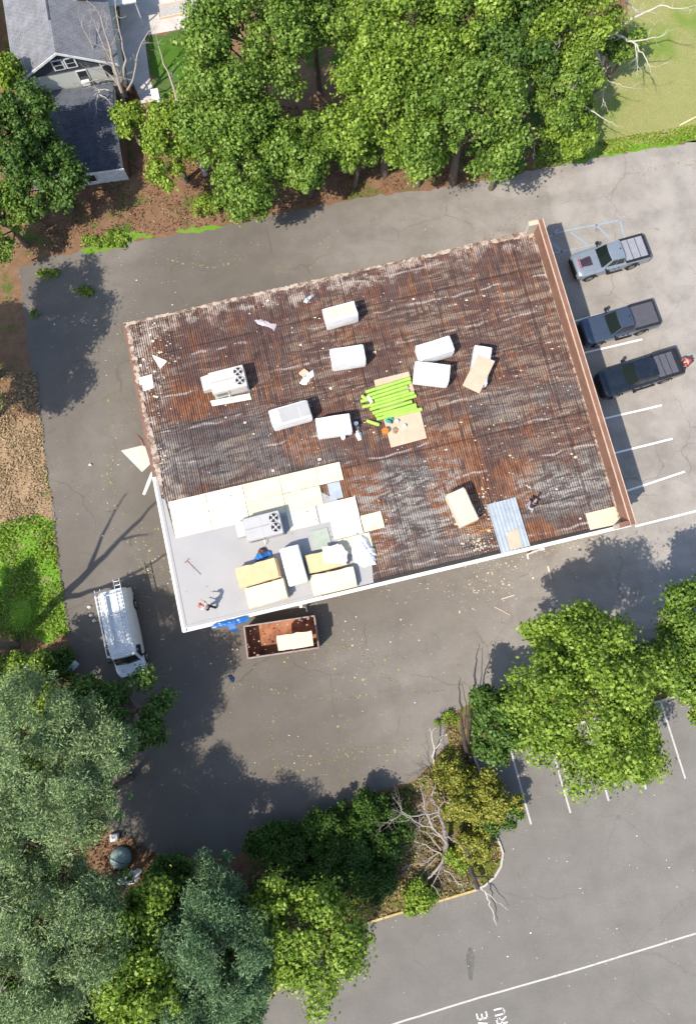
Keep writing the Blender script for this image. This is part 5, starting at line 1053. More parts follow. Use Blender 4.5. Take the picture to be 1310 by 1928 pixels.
# raised planter on the patio
T = thing("garden_bed", "rectangular gravel bed with pale border on the patio", "garden bed", tuple(P(325, 20, .03)), hang); mb = MB(); mb.box(-1.1, 1.3, -.55, .55, 0, .12); mb.build("gravel", mat("grey_gravel", (0.30, 0.27, 0.25), color2=(.45, .42, .38), scale=9), T)
mb = MB(); mb.box(-1.16, -1.1, -.6, .6, 0, .18); mb.box(1.3, 1.36, -.6, .6, 0, .18); mb.box(-1.1, 1.3, -.61, -.55, 0, .18); mb.box(-1.1, 1.3, .55, .61, 0, .18); mb.build("border", M_CARD2, T)
p = P(226, 8, 1.5); T = thing("garden_canopy", "white flat canopy roof at the top edge beside the patio", "canopy", (p.x, p.y, 0), hang); mb = MB(); mb.box(-1.2, 1.4, -.9, 2.5, 2.2, 2.3); mb.build("top", M_WT, T)
for sx in (-1.1, 1.3):
    for sy_ in (-.8, 2.4): mb = MB(); mb.box(sx-.04, sx+.04, sy_-.04, sy_+.04, 0, 2.2); mb.build("post", M_WT, T)
# old propane tank and junk in the lower left clearing
T = thing("storage_tank", "grey-green rounded tank cover in the lower left clearing", "tank", tuple(P(229, 1614, 0)), math.radians(70)); M_TANK = mat("grey_green_plastic", (0.24, 0.31, 0.29), rough=.5, dirt=((.4, .42, .38), .5))
mb = MB(); rings = []
for k in range(8):
    t = k/7; rr = math.cos(t*1.5); rings.append([(.85*rr*math.cos(a)*.8, .7*rr*math.sin(a), .15+.55*math.sin(t*1.5)) for a in np.linspace(0, 2*math.pi, 21)[:-1]])
mb.loft([[(v[0], v[1], 0) for v in rings[0]]]+rings); mb.build("shell", M_TANK, T, smooth=True); mb = MB(); mb.tube([(-.1+.02*a, .72*math.cos(a), .17+.56*math.sin(a)) for a in np.linspace(0, math.pi, 12)], .015, 5); mb.build("seam", M_BLKP, T)
T = thing("scrap_box", "small pale box beside the grey-green tank in the clearing", "box", tuple(P(218, 1575, 0)), .1); mb = MB(); mb.box(-.25, .25, -.22, .22, 0, .35); mb.build("carton", M_WT, T, bevel=.01); mb = MB(); mb.box(-.22, .22, -.02, .02, .351, .356); mb.build("tape", M_CARD, T)
lumpy("junk_heap", [(213, 1652), (222, 1646), (245, 1643), (262, 1633), (268, 1640), (258, 1662), (240, 1668), (215, 1664)], 0.02, .3, M_FILM, "crumpled white junk heap below the grey-green tank", "junk", 31)
lumpy("white_bag", [(118, 1255), (128, 1245), (142, 1243), (150, 1250), (140, 1262), (124, 1268)], 0.02, .3, mat("blue_white_film", (0.5, 0.58, 0.6)), "pale blue-white plastic bundle at the edge of the lot below the van", "plastic bundle", 32)
mb = MB(); mb.tube([P(1279, 236, .12), P(1400, 172, .14)], .07, 8); tag(mb.build("marker_pole", mat("pale_yellow_pole", (0.58, 0.55, 0.28))), "pale yellow pole lying across the lawn at the right edge", "pole")
mb = MB(); mb.tube([P(611-16+.0, 350, .03)+Vector((.28*math.cos(a), .28*math.sin(a), 0)) for a in np.linspace(0, 6.28, 18)], .08, 8); 
tag(mb.build("old_tyre", M_TYRE), "old tyre lying in the leaf litter under the trees by the lane", "tyre"); 

# ================================================================ trees and plants
def leaf_mat(name, dark, mid, light, trans=0.25, rough=.55):
    n = N(name, rough, 0.25); g = n.new("ShaderNodeNewGeometry"); co = g.outputs["Position"]
    r = n.math('ADD', n.math('MULTIPLY', g.outputs["Random Per Island"], .62), n.math('MULTIPLY', n.noise(co, 0.55, 3), .45))
    c = n.ramp(r, [(0.2, dark), (0.5, mid), (0.85, light)]); n.col(c)
    tr = n.new("ShaderNodeBsdfTranslucent"); n.lk(c, tr.inputs[0]); mx = n.new("ShaderNodeMixShader"); mx.inputs[0].default_value = trans
    n.lk(n.b.outputs[0], mx.inputs[1]); n.lk(tr.outputs[0], mx.inputs[2]); n.lk(mx.outputs[0], n.out.inputs[0]); return n.m
LM = dict(
    maple=leaf_mat("maple_leaves", (0.055, 0.11, 0.013), (0.135, 0.235, 0.024), (0.29, 0.39, 0.09), .35),
    lush=leaf_mat("bright_leaves", (0.07, 0.13, 0.012), (0.18, 0.285, 0.024), (0.36, 0.46, 0.09), .35),
    deep=leaf_mat("deep_green_leaves", (0.03, 0.07, 0.012), (0.065, 0.13, 0.02), (0.14, 0.22, 0.04)),
    lime=leaf_mat("lime_leaves", (0.08, 0.14, 0.012), (0.18, 0.27, 0.02), (0.31, 0.40, 0.07)),
    yellow=leaf_mat("yellowing_leaves", (0.08, 0.10, 0.015), (0.22, 0.235, 0.03), (0.42, 0.39, 0.075)),
    pine=leaf_mat("pine_needles", (0.12, 0.18, 0.07), (0.19, 0.265, 0.10), (0.30, 0.38, 0.17), .15, .6),
    pineb=leaf_mat("blue_pine_needles", (0.065, 0.12, 0.055), (0.11, 0.19, 0.08), (0.18, 0.27, 0.12), .15, .6),
    ivy=leaf_mat("ivy_leaves", (0.02, 0.05, 0.008), (0.045, 0.10, 0.012), (0.09, 0.16, 0.02)))
M_BARK = mat("grey_brown_bark", (0.16, 0.12, 0.095), vary=.4, scale=5, bump=.5); M_BARKD = mat("dark_bark", (0.055, 0.042, 0.035), vary=.4, scale=5, bump=.5); M_DEAD = mat("bleached_branch", (0.50, 0.46, 0.39), vary=.25, scale=4); M_DEADG = mat("grey_branch", (0.36, 0.31, 0.27), vary=.25, scale=4)

def leaves(name, Cc, Nn, S, asp, m, parent, R):
    """Cc centres, Nn normals, S sizes: one four-cornered leaf (folded on its midrib) each"""
    n = len(Cc); t = np.cross(Nn, R.normal(size=(n, 3))); t /= np.linalg.norm(t, axis=1)[:, None]+1e-9; b = np.cross(Nn, t)
    S = S[:, None]; v = np.empty((n, 4, 3)); up = Nn*S*.18
    v[:, 0] = Cc-t*S*.5; v[:, 1] = Cc+b*S*asp*.5+up; v[:, 2] = Cc+t*S*.5; v[:, 3] = Cc-b*S*asp*.5+up
    me = bpy.data.meshes.new(name); me.vertices.add(4*n); me.vertices.foreach_set("co", v.reshape(-1).astype('f4')); me.loops.add(4*n); me.loops.foreach_set("vertex_index", np.arange(4*n, dtype='i4'))
    me.polygons.add(n); me.polygons.foreach_set("loop_start", np.arange(0, 4*n, 4, dtype='i4')); me.polygons.foreach_set("loop_total", np.full(n, 4, 'i4')); me.update(calc_edges=True); me.materials.append(m)
    o = bpy.data.objects.new(name, me); C.objects.link(o); o.parent = parent; return o

def crown_pts(R, Rx, Ry, Rz, nb, br, lobes):
    ph = R.random(4)*6.28; out = []
    while len(out) < nb:
        d = R.normal(size=3); d /= np.linalg.norm(d)
        if d[2] < -.55: continue
        az = math.atan2(d[1], d[0]); k = 1+lobes*(math.sin(2*az+ph[0])*.5+math.sin(3*az+ph[1])*.6+math.sin(5*az+ph[2])*.5+.3*math.sin(9*az+ph[3]))
        f = R.uniform(.35, 1.0)**.45*k; out.append((d[0]*Rx*f, d[1]*Ry*f, d[2]*Rz*min(f, 1.05)))
    return np.array(out)
def tree(label, px, py, zc, Rm, kind='maple', seed=1, group=None, cat="tree", Rz=None, Ry=None, nb=None, per=None, lsize=.235, br=None, lobes=.34, name=None, trunk=True, rot=0.0, lean=(0, 0), bark=None, deadtwigs=0):
    R = np.random.default_rng(seed); pc = P(px, py, zc); Rz = Rz or Rm*.75; Ry = Ry or Rm; br = br or max(.36, min(.78, Rm*.2))
    base = Vector((pc.x-lean[0], pc.y-lean[1], 0)); T = thing(name or ("pine_tree" if kind.startswith('pine') else "leafy_tree"), label, cat, tuple(base), 0, group)
    nb = nb or int((14+Rm*Ry/br/br*2.7)*(1.35 if kind.startswith('pine') else 1)); cc = crown_pts(R, Rm*.88, Ry*.88, Rz*.85, nb, br, lobes)
    ca, sa = math.cos(rot), math.sin(rot); cc = np.stack([cc[:, 0]*ca-cc[:, 1]*sa, cc[:, 0]*sa+cc[:, 1]*ca, cc[:, 2]], 1)
    off = np.array([lean[0], lean[1], zc]); cc = cc+off; cc[:, 2] = np.maximum(cc[:, 2], br*.5)
    per = per or (200 if not kind.startswith('pine') else 230)
    rb = br*R.uniform(.35, 1.5, nb); cnt = np.maximum(20, (per*(rb/br)**2).astype(int)); idx = np.repeat(np.arange(nb), cnt); n = len(idx)
    d = R.normal(size=(n, 3)); d /= np.linalg.norm(d, axis=1)[:, None]; low = d[:, 2] < -.35; d[low, 2] *= -1
    if kind.startswith('pine'):
        # needle sprays: thin blades pointing outward from twig tips
        tips = cc[idx]+d*(rb[idx]*R.uniform(.25, 1.0, n))[:, None]*np.array([1, 1, .6]); q = R.normal(size=(n, 3))*.5+d; q /= np.linalg.norm(q, axis=1)[:, None]
        nn = np.cross(q, R.normal(size=(n, 3))); nn /= np.linalg.norm(nn, axis=1)[:, None]; nn[:, 2] = np.abs(nn[:, 2])+.15; nn /= np.linalg.norm(nn, axis=1)[:, None]
        o = leaves("needles", tips, nn, lsize*.95*R.uniform(.6, 1.3, n), .26, LM[kind], T, R)
    else:
        # leaf clusters sit on scalloped pads so that light and shade break into clumps
        pos = cc[idx]+d*(rb[idx]*np.where(R.random(n) < .12, R.uniform(1.0, 1.55, n), R.uniform(.45, 1.08, n)))[:, None]*np.array([1, 1, .72]); nn = d+R.normal(size=(n, 3))*.55+np.array([0, 0, .25]); nn /= np.linalg.norm(nn, axis=1)[:, None]
        o = leaves("foliage", pos, nn, lsize*R.uniform(.55, 1.25, n), .72, LM[kind], T, R)
    if trunk:
        mb = MB(); tr = .09+Rm*.045; top = Vector((lean[0]*.9, lean[1]*.9, zc-.1*Rz)); mid = Vector((lean[0]*.35+R.normal()*.12, lean[1]*.35+R.normal()*.12, zc*.5)); mb.tube([(0, 0, -.1), tuple(mid*.4), tuple(mid), tuple(top)], [tr*1.35, tr, tr*.8, tr*.4], 9); mb.build("trunk", bark or M_BARK, T, smooth=True)
        mb = MB()
        for k in range(min(nb, 10 if kind.startswith('pine') else 26)):
            e = Vector(cc[k]); s0 = mid.lerp(top, R.uniform(0, 1)); m1 = s0.lerp(e, .5)+Vector((R.normal()*.2, R.normal()*.2, .15)); r0 = tr*.33; mb.tube([s0, m1, s0.lerp(e, .97)], [r0, r0*.55, r0*.15], 5)
        mb.build("limbs", bark or M_BARK, T)["kind"] = "stuff"
    if deadtwigs:
        mb = MB()
        for k in range(deadtwigs):
            e = Vector(cc[R.integers(nb)]); s0 = Vector((lean[0], lean[1], zc)); q = s0.lerp(e, R.uniform(.5, .8))+Vector((0, 0, .4)); e2_ = s0.lerp(e, 1.15)+Vector((R.normal()*.3, R.normal()*.3, .5)); mb.tube([q, q.lerp(e2_, .5)+Vector((R.normal()*.12, R.normal()*.12, .05)), e2_], [.035, .025, .01], 4)
            for _ in range(3): a_ = q.lerp(e2_, R.uniform(.3, .9)); mb.tube([a_, a_+Vector((R.normal()*.45, R.normal()*.45, R.normal()*.2))], [.015, .006], 4)
        mb.build("dead_twigs", M_DEADG, T)["kind"] = "stuff"
    return T
def bare(label, segs, m, seed=1, tm=None, name="dead_tree", cat="dead tree", twig=1.0, depth=2, base_r=.16, group=None):
    """segs: limbs as lists of (px, py, z, radius); twigs are grown on them"""
    R = random.Random(seed); L0 = P(*segs[0][0][:3]); T = thing(name, label, cat, (L0.x, L0.y, 0), 0, group); o0 = Vector((L0.x, L0.y, 0)); tw = MB(); 
    def grow(p, d, L, r, dep):
        n = 4; pts = [p]; q = p
        for k in range(n): d = (d+Vector((R.gauss(0, .22), R.gauss(0, .22), R.gauss(0, .18)))).normalized(); q = q+d*L/n; pts.append(q)
        tw.tube(pts, [r*(1-.2*k) for k in range(n+1)], 4)
        if dep > 0:
            for _ in range(R.randint(2, 3)):
                a = pts[R.randint(1, n)]; dd = (d+Vector((R.gauss(0, .7), R.gauss(0, .7), R.gauss(0, .45)))).normalized(); grow(a, dd, L*R.uniform(.45, .75), r*.5, dep-1)
    for k, s in enumerate(segs):
        pts = [P(a, b, z)-o0 for a, b, z, r in s]; rad = [r for *_, r in s]; mb = MB(); 
        fine = []; fr = []
        for i in range(len(pts)-1):
            for j in range(4): t = j/4; fine.append(pts[i].lerp(pts[i+1], t)+(Vector((R.gauss(0, .04), R.gauss(0, .04), R.gauss(0, .03))) if (i or j) else Vector())); fr.append(rad[i]*(1-t)+rad[i+1]*t)
        fine.append(pts[-1]); fr.append(rad[-1]); mb.tube(fine, fr, 8 if rad[0] > .08 else 5); mb.build("trunk" if k == 0 else "branch", (tm or m) if k == 0 else m, T, smooth=True)
        if twig:
            for i in range(2, len(fine)-1):
                if R.random() < .55*twig:
                    d = (fine[i+1]-fine[i-1]).normalized(); dd = (d*.8+Vector((R.gauss(0, .6), R.gauss(0, .6), R.gauss(0, .4)))).normalized(); grow(fine[i], dd, R.uniform(.5, 1.3)*twig, max(.012, fr[i]*.45), depth-1)
            d = (fine[-1]-fine[-3]).normalized()
            for _ in range(2): grow(fine[-1], (d+Vector((R.gauss(0, .4), R.gauss(0, .4), R.gauss(0, .3)))).normalized(), R.uniform(.5, 1.1)*twig, max(.01, fr[-1]*.8), depth-1)
    if tw.v: tw.build("twigs", m, T)["kind"] = "stuff"
    return T
G1 = "big broadleaf trees behind the building"
TREES = [
 # label, px, py, zc, R, kind, seed, extra
 ("tall broad maple at the top, left of the gap over bare soil", 480, 70, 8.5, 5.3, 'maple', 1, dict(group=G1)),
 ("maple reaching the top edge just left of centre", 590, 20, 7.5, 3.4, 'maple', 2, dict(group=G1)),
 ("big bright maple at the top centre right", 775, 60, 9.0, 4.8, 'lush', 3, dict(group=G1)),
 ("bright maple hanging over the lane in the top centre", 730, 190, 7.5, 4.2, 'lush', 4, dict(group=G1)),
 ("maple whose low boughs touch the lane left of centre", 455, 322, 5.0, 3.0, 'maple', 5, dict(group=G1, Rz=2.8)),
 ("dense maple overhanging the lane shadow, between the soil gap and the lane", 575, 282, 5.0, 2.6, 'maple', 6, dict(group=G1)),
 ("maple left of the soil gap above the lane", 440, 215, 6.5, 3.4, 'maple', 7, dict(group=G1)),
 ("spreading maple right of centre hanging over the lane", 880, 200, 7.8, 4.7, 'maple', 8, dict(group=G1)),
 ("dark maple behind the spreading one at the top right", 930, 60, 8.0, 4.0, 'deep', 9, dict(group=G1)),
 ("lower fringe maple by the lane below the spreading one", 795, 278, 4.2, 2.2, 'lush', 10, dict(group=G1)),
 ("small maple between the hanging boughs on the lane edge", 668, 290, 3.6, 1.5, 'maple', 11, dict(group=G1)),
 ("right fringe maple beside the lawn corner on the lane", 945, 285, 4.2, 1.9, 'deep', 12, dict(group=G1)),
 ("tree with bleached dead branches at the top right", 1060, 45, 7.5, 3.5, 'lush', 13, dict(deadtwigs=10)),
 ("leafy tree beneath the bleached branches left of the lawn", 1060, 160, 6.0, 2.6, 'maple', 14, dict(deadtwigs=8)),
 ("round low tree at the lawn corner by the lane", 1075, 240, 3.4, 2.1, 'lush', 15, {}),
 ("small green sapling on the lawn edge under dead branches", 1172, 85, 3.5, 1.2, 'maple', 16, {}),
 ("yellow-green tree beside the shed", 320, 265, 4.5, 2.4, 'lime', 17, dict(Ry=2.8)),
 ("small lime sapling at the shed corner", 240, 225, 3.0, 1.0, 'lime', 18, dict()),
 ("thin lime sapling in the back yard", 345, 185, 3.5, 0.9, 'lime', 19, dict(per=70)),
 ("dark broadleaf tree left of the shed at the frame edge", 25, 240, 6.5, 3.0, 'deep', 20, dict(deadtwigs=4)),
 ("dark tree below the shed at the left", 85, 322, 4.5, 2.8, 'deep', 21, {}),
 ("leafy tree at the left edge beside the lot corner", 5, 410, 3.6, 2.6, 'maple', 22, {}),
 ("small green tree at the left edge beside the house roof", 12, 135, 5.0, 1.2, 'lime', 23, {}),
 ("large bright tree on the right island casting shade on the lot", 1102, 1318, 8.0, 4.7, 'lush', 24, dict(Ry=4.5, lobes=.3)),
 ("bright lower boughs tree hanging over the lower parking stalls", 1180, 1400, 4.5, 2.5, 'lime', 25, dict(per=80)),
 ("upper left lobe tree of the bright island clump", 1068, 1205, 6.0, 2.1, 'lush', 26, dict()),
 ("small dark dense tree between the bare tree and the bright island tree", 950, 1352, 3.6, 2.3, 'deep', 27, {}),
 ("leafy tree at the right edge of the frame", 1312, 1215, 6.0, 3.0, 'maple', 28, dict(Ry=3.8)),
 ("second tree at the right edge, below the stalls line", 1325, 1310, 4.0, 1.6, 'lush', 29, dict(per=90)),
 ("dense olive maple overhanging the yellow kerb at the bottom", 588, 1762, 5.0, 3.5, 'lush', 30, dict(lobes=.26)),
 ("bright green tree among the pines at the lower left", 235, 1790, 6.5, 3.3, 'lush', 31, dict(Ry=4.2)),
 ("dark maple spreading from the left over the shaded lot", 240, 1345, 4.2, 2.8, 'deep', 32, dict(nb=44, Ry=3.0)),
 ("dark green tree beside the van front at the lot edge", 140, 1345, 4.0, 2.0, 'deep', 33, {}),
 ("low yellow-green tree at the left edge above the pines", 50, 1290, 3.5, 2.0, 'lime', 34, dict(per=80)),
 ("dark evergreen filling the gap between pines and the junk clearing", 335, 1690, 3.6, 2.2, 'deep', 35, {}),
 ("dark tree at the bottom between bright green and blue pines", 330, 1905, 4.5, 2.6, 'deep', 36, {}),
 ("grey-green pine at the far left, uppermost of the lower left grove", 60, 1400, 8.5, 3.4, 'pine', 40, dict(group="pines of the lower left grove", Ry=3.8)),
 ("grey-green pine in the middle of the lower left grove", 150, 1440, 7.5, 3.3, 'pine', 41, dict(group="pines of the lower left grove", deadtwigs=4)),
 ("big pine left of the junk clearing", 45, 1590, 8.0, 3.9, 'pine', 42, dict(group="pines of the lower left grove", deadtwigs=6)),
 ("pine with bleached twigs near the bottom left corner", 110, 1760, 8.5, 3.8, 'pine', 43, dict(group="pines of the lower left grove", deadtwigs=12)),
 ("pine filling the bottom left corner", 40, 1880, 8.5, 4.0, 'pine', 44, dict(group="pines of the lower left grove", deadtwigs=7)),
 ("bluish pine at the bottom, left of the olive maple", 410, 1790, 6.5, 3.4, 'pineb', 45, dict(group="pines of the lower left grove")),
 ("bluish pine above the olive maple, beside the ivy bank", 400, 1700, 4.8, 2.5, 'pineb', 46, dict(nb=40, group="pines of the lower left grove")),
 ("pine sprawling at the bottom edge left of the yellow kerb", 430, 1890, 6.0, 2.7, 'pineb', 47, dict(group="pines of the lower left grove")),
 ("pine over the left side of the junk clearing", 160, 1715, 6.0, 2.0, 'pine', 48, dict(group="pines of the lower left grove")),
 ("pine right beside the dark maple on the shaded lot edge", 180, 1510, 6.0, 2.1, 'pineb', 49, dict(nb=30, group="pines of the lower left grove")),
 ("dark tree filling the bottom edge among the pines", 170, 1925, 5.0, 3.0, 'deep', 50, {}),
]
for lab, px, py, zc, Rm, kd, sd_, kw in TREES: tree(lab, px, py, zc, Rm, kd, 100+sd_, **kw)
# trees standing just outside the frame on the left; their shade falls across the lot
SHADE = [(128, 585, 9.0, 3.5, 'maple', "broadleaf tree left of the frame, shading the corner of the lot"), (85, 705, 9.0, 3.0, 'maple', "broadleaf tree left of the frame, second down from the lot corner"),
 (15, 1150, 7.0, 2.6, 'maple', "broadleaf tree left of the frame beside the green verge"), (20, 640, 8.0, 2.6, 'deep', "dark broadleaf tree left of the frame beside the dry verge"), (1330, 1100, 7.0, 2.6, 'maple', "broadleaf tree right of the frame beyond the island")]
for k, (px_, py_, zc, Rm, kd, lab) in enumerate(SHADE):
    g_ = P(px_, py_, 0)-Vector((sunv.x, sunv.y, 0))*-1*0+Vector((sunv.x, sunv.y, 0))/sunv.z*zc
    T = tree(lab, 0, 0, zc, Rm, kd, 300+k); T.location = (g_.x, g_.y, 0)
# shrubs
SH = [
 ("dark ivy-covered shrub at the left end of the island bank", 520, 1590, .9, 2.0, 'ivy', dict(Rz=1.0, Ry=1.5)),
 ("dark ivy-covered shrub in the middle of the island bank", 610, 1575, 1.1, 2.2, 'ivy', dict(Rz=1.1, Ry=1.9)),
 ("dark ivy-covered shrub on the island bank near the dead tree", 700, 1560, 1.3, 2.2, 'ivy', dict(Rz=1.3, Ry=2.2)),
 ("low ivy shrub along the lower side of the island bank", 690, 1640, .9, 2.0, 'ivy', dict(Rz=.8, Ry=1.4)),
 ("low ivy shrub behind the olive maple", 600, 1650, .9, 1.9, 'ivy', dict(Rz=.8, Ry=1.3)),
 ("yellow-green bush by the kerb corner of the island", 893, 1582, .9, 1.1, 'yellow', dict(Rz=.8)),
 ("olive and yellow shrub right of the dead tree", 900, 1500, 1.6, 2.1, 'yellow', dict(Rz=1.5)),
 ("darker olive shrub at the right tip above the kerb", 932, 1530, 1.2, 1.3, 'deep', dict(Rz=1.0)),
 ("small green bush inside the yellow kerb near the dead tree", 790, 1690, .6, 1.1, 'lime', dict(Rz=.6, Ry=.8)),
 ("small yellowish bush beside the dead tree trunk", 866, 1618, .5, .8, 'lime', dict(Rz=.4, per=70)),
 ("straw-coloured thin shrub above the dead tree", 850, 1450, .8, 1.2, 'yellow', dict(Rz=.7, per=50)),
 ("small green bush at the upper tip of the island", 845, 1352, .15, .8, 'lime', dict(Rz=.15, Ry=.4, br=.14, nb=26, per=30, lsize=.12)),
 ("green bush on the soil under the big maple boughs", 655, 250, 1.0, 1.6, 'maple', dict(Rz=.9)),
 ("weed clump growing from the shaded lot corner, upper", 90, 515, .1, .9, 'lush', dict(Rz=.1, Ry=.4, br=.13, nb=34, per=22, lsize=.12)),
 ("weed clump growing from the shaded lot, lower right", 160, 547, .1, .9, 'lush', dict(Rz=.1, Ry=.4, br=.13, nb=34, per=22, lsize=.12)),
 ("small weed tuft in the shaded lot", 65, 592, .1, .4, 'lush', dict(Rz=.1, br=.1, nb=14, per=20, lsize=.12)),
 ("bright weed patch along the lot edge below the shed", 205, 452, .15, 1.9, 'lush', dict(Rz=.15, Ry=.7, br=.2, nb=70, per=40, lsize=.15)),
 ("green undergrowth beside the junk clearing", 305, 1645, .6, 1.0, 'deep', dict(Rz=.5)),
 ("green shrub at the lot edge below the van", 95, 1250, .8, 1.4, 'deep', dict(Rz=.7, Ry=1)),
 ("undergrowth at the right between island trees", 1225, 1245, .8, 1.6, 'deep', dict(Rz=.8, Ry=1.2)),
 ("small bush on the lane edge near the lawn corner", 1040, 285, .6, 1.1, 'maple', dict(Rz=.6, Ry=.7)),
 ("green bush on soil left of the lane boughs", 385, 390, .6, 1.2, 'lime', dict(Rz=.5, Ry=.7, per=50)),
]
for k, (lab, px, py, zc, Rm, kd, kw) in enumerate(SH): tree(lab, px, py, zc, Rm, kd, 500+k, cat="shrub", name="shrub", trunk=False, **{**dict(lsize=.17, br=.36 if Rm > .9 else .2), **kw})
# verge weeds too small to count
def tufts(name, label, pts_px, n, m, h, seed, sz=(.08, .24)):
    R = np.random.default_rng(seed); poly = [tuple(P(a, b)[:2]) for a, b in pts_px]; xs = [p[0] for p in poly]; ys = [p[1] for p in poly]; out = []
    def inside(x, y):
        c = False; j = len(poly)-1
        for i in range(len(poly)):
            if (poly[i][1] > y) != (poly[j][1] > y) and x < (poly[j][0]-poly[i][0])*(y-poly[i][1])/(poly[j][1]-poly[i][1])+poly[i][0]: c = not c
            j = i
        return c
    while len(out) < n:
        x, y = R.uniform(min(xs), max(xs)), R.uniform(min(ys), max(ys))
        if inside(x, y) and math.sin(x*1.7+seed)*math.sin(y*1.3+seed)+R.normal()*.5 > -.3: out.append((x, y, .03+R.random()*h))
    Cc = np.array(out); nn = R.normal(size=(n, 3))*.6+np.array([0, 0, .7]); nn /= np.linalg.norm(nn, axis=1)[:, None]
    T = leaves(name, Cc, nn, R.uniform(sz[0], sz[1], n), .5, m, None, R); return tag(T, label, "ground cover", kind='stuff')
tufts("weeds", "bright green weeds covering the verge at the left", [(0, 985), (70, 968), (102, 980), (112, 1060), (134, 1190), (90, 1215), (-40, 1190), (-40, 1000)], 7000, LM['lush'], .15, 1)
tufts("dry_weeds", "dry straw and weeds on the verge at the left", [(-30, 700), (70, 700), (92, 905), (108, 990), (60, 985), (-30, 980)], 5000, leaf_mat("straw", (.24, .17, .09), (.38, .28, .16), (.5, .4, .26)), .08, 2)
tufts("leaf_litter", "brown leaf litter and sticks along the lane under the trees", [(90, 480), (270, 445), (420, 420), (540, 396), (690, 368), (870, 344), (990, 318), (1000, 200), (400, 200), (200, 330), (60, 400)], 9000, leaf_mat("brown_leaves", (.10, .05, .03), (.20, .11, .06), (.34, .22, .13)), .05, 3)
tufts("island_straw", "straw and dry weeds on the island around the dead tree", [(840, 1345), (890, 1422), (912, 1500), (943, 1606), (925, 1650), (893, 1672), (790, 1703), (700, 1730), (740, 1600), (780, 1472), (846, 1403)], 7000, leaf_mat("island_straw", (.14, .10, .04), (.28, .21, .09), (.42, .34, .18)), .15, 4)
tufts("island_undergrowth", "dark green undergrowth on the island bank", [(540, 1575), (620, 1525), (700, 1497), (780, 1478), (760, 1600), (720, 1700), (600, 1740), (500, 1700)], 8000, LM['ivy'], .25, 5)
tufts("lawn_weeds", "taller green grass along the lane edge of the lawn", [(1000, 318), (1160, 289), (1310, 264), (1310, 235), (1150, 262), (1020, 290)], 3000, LM['lime'], .05, 6)
tufts("undergrowth", "dark mixed undergrowth beneath the pines of the lower left grove", [(-60, 1230), (120, 1230), (190, 1330), (200, 1480), (120, 1560), (120, 1720), (330, 1700), (480, 1640), (520, 1700), (540, 1830), (440, 1960), (-60, 1960)], 60000, LM["deep"], 1.3, 8, (.12, .34))
tufts("grove_floor", "leaf litter in the lower left clearing", [(160, 1500), (215, 1545), (300, 1615), (330, 1700), (150, 1720), (130, 1600)], 2500, leaf_mat("grove_leaves", (.05, .03, .02), (.12, .07, .04), (.22, .16, .09)), .05, 7)

# bare and dead trees
bare("tall bleached dead tree with many upright stems in front of the house", [[(236, 205, 0, .16), (225, 160, 2.5, .12), (208, 90, 5, .09), (190, 30, 7, .05)], [(229, 175, 1.5, .09), (210, 120, 3.5, .07), (185, 60, 5.5, .04)], [(229, 175, 1.5, .1), (238, 110, 4, .07), (222, 40, 6.5, .05), (215, -10, 8, .03)],
     [(225, 160, 2.5, .07), (195, 130, 3.5, .05), (160, 60, 5, .025)], [(231, 180, 1, .09), (252, 150, 3, .06), (262, 90, 5, .035), (280, 60, 6, .02)], [(205, 150, 2.2, .05), (178, 150, 2.5, .04), (150, 160, 2.4, .02)]], M_DEADG, 3, twig=1.0, depth=3)
bare("bleached dead sapling drooping over the shed roof", [[(205, 170, 2.9, .06), (188, 168, 3.2, .05), (183, 178, 3.3, .04), (182, 203, 3.1, .02)], [(184, 175, 3.3, .04), (172, 186, 3.3, .015)], [(184, 175, 3.3, .04), (205, 190, 3.2, .015)]], M_DEAD, 4, name="fallen_limb", cat="fallen limb", twig=.6)
bare("grey bare tree in the back yard right of the side path", [[(388, 330, 0, .22), (372, 275, 1.5, .18), (345, 225, 3.2, .12), (320, 150, 5, .07), (300, 90, 6.5, .03)], [(345, 225, 3.2, .09), (350, 190, 4, .06), (365, 150, 5, .03)], [(372, 275, 1.5, .1), (360, 230, 3, .06), (330, 210, 4, .04)], [(355, 245, 2.6, .09), (385, 235, 3.2, .03)]], M_DEADG, 5, twig=.9, depth=3)
bare("bleached snag with forked branches over the lawn corner, upper right", [[(1120, 150, 0, .16), (1155, 62, 4.5, .1), (1190, 35, 6, .07), (1240, 12, 7, .04), (1290, 15, 7.6, .02)], [(1157, 63, 4.5, .09), (1190, 78, 5, .06), (1210, 100, 5.2, .04), (1222, 125, 5, .02)], [(1190, 78, 5, .05), (1240, 70, 5.6, .02)], [(1205, 30, 6, .05), (1180, 2, 6.8, .04), (1170, -20, 7, .02)], [(1195, 85, 5.1, .04), (1200, 125, 4.6, .02)]], M_DEAD, 6, twig=.9, depth=3)
bare("bleached forked snag hanging low beside the lawn", [[(1050, 175, 0, .15), (1056, 120, 4.2, .1), (1064, 160, 4.6, .08), (1100, 200, 4.4, .06), (1135, 222, 4, .03), (1155, 235, 3.6, .015)], [(1064, 172, 4.5, .06), (1040, 180, 4.3, .04), (1018, 205, 4, .02)], [(1066, 165, 4.5, .05), (1090, 185, 4.6, .02)], [(1070, 175, 4.4, .04), (1090, 210, 4, .015)]], M_DEAD, 7, twig=.7, depth=2)
bare("thin bleached branch dropping beside the lawn shade", [[(1110, 170, 0, .1), (1122, 95, 3.8, .07), (1135, 140, 4, .05), (1135, 190, 3.8, .03)], [(1133, 145, 4, .04), (1165, 160, 4, .02), (1185, 165, 4, .012)]], M_DEAD, 8, twig=.9, depth=2)
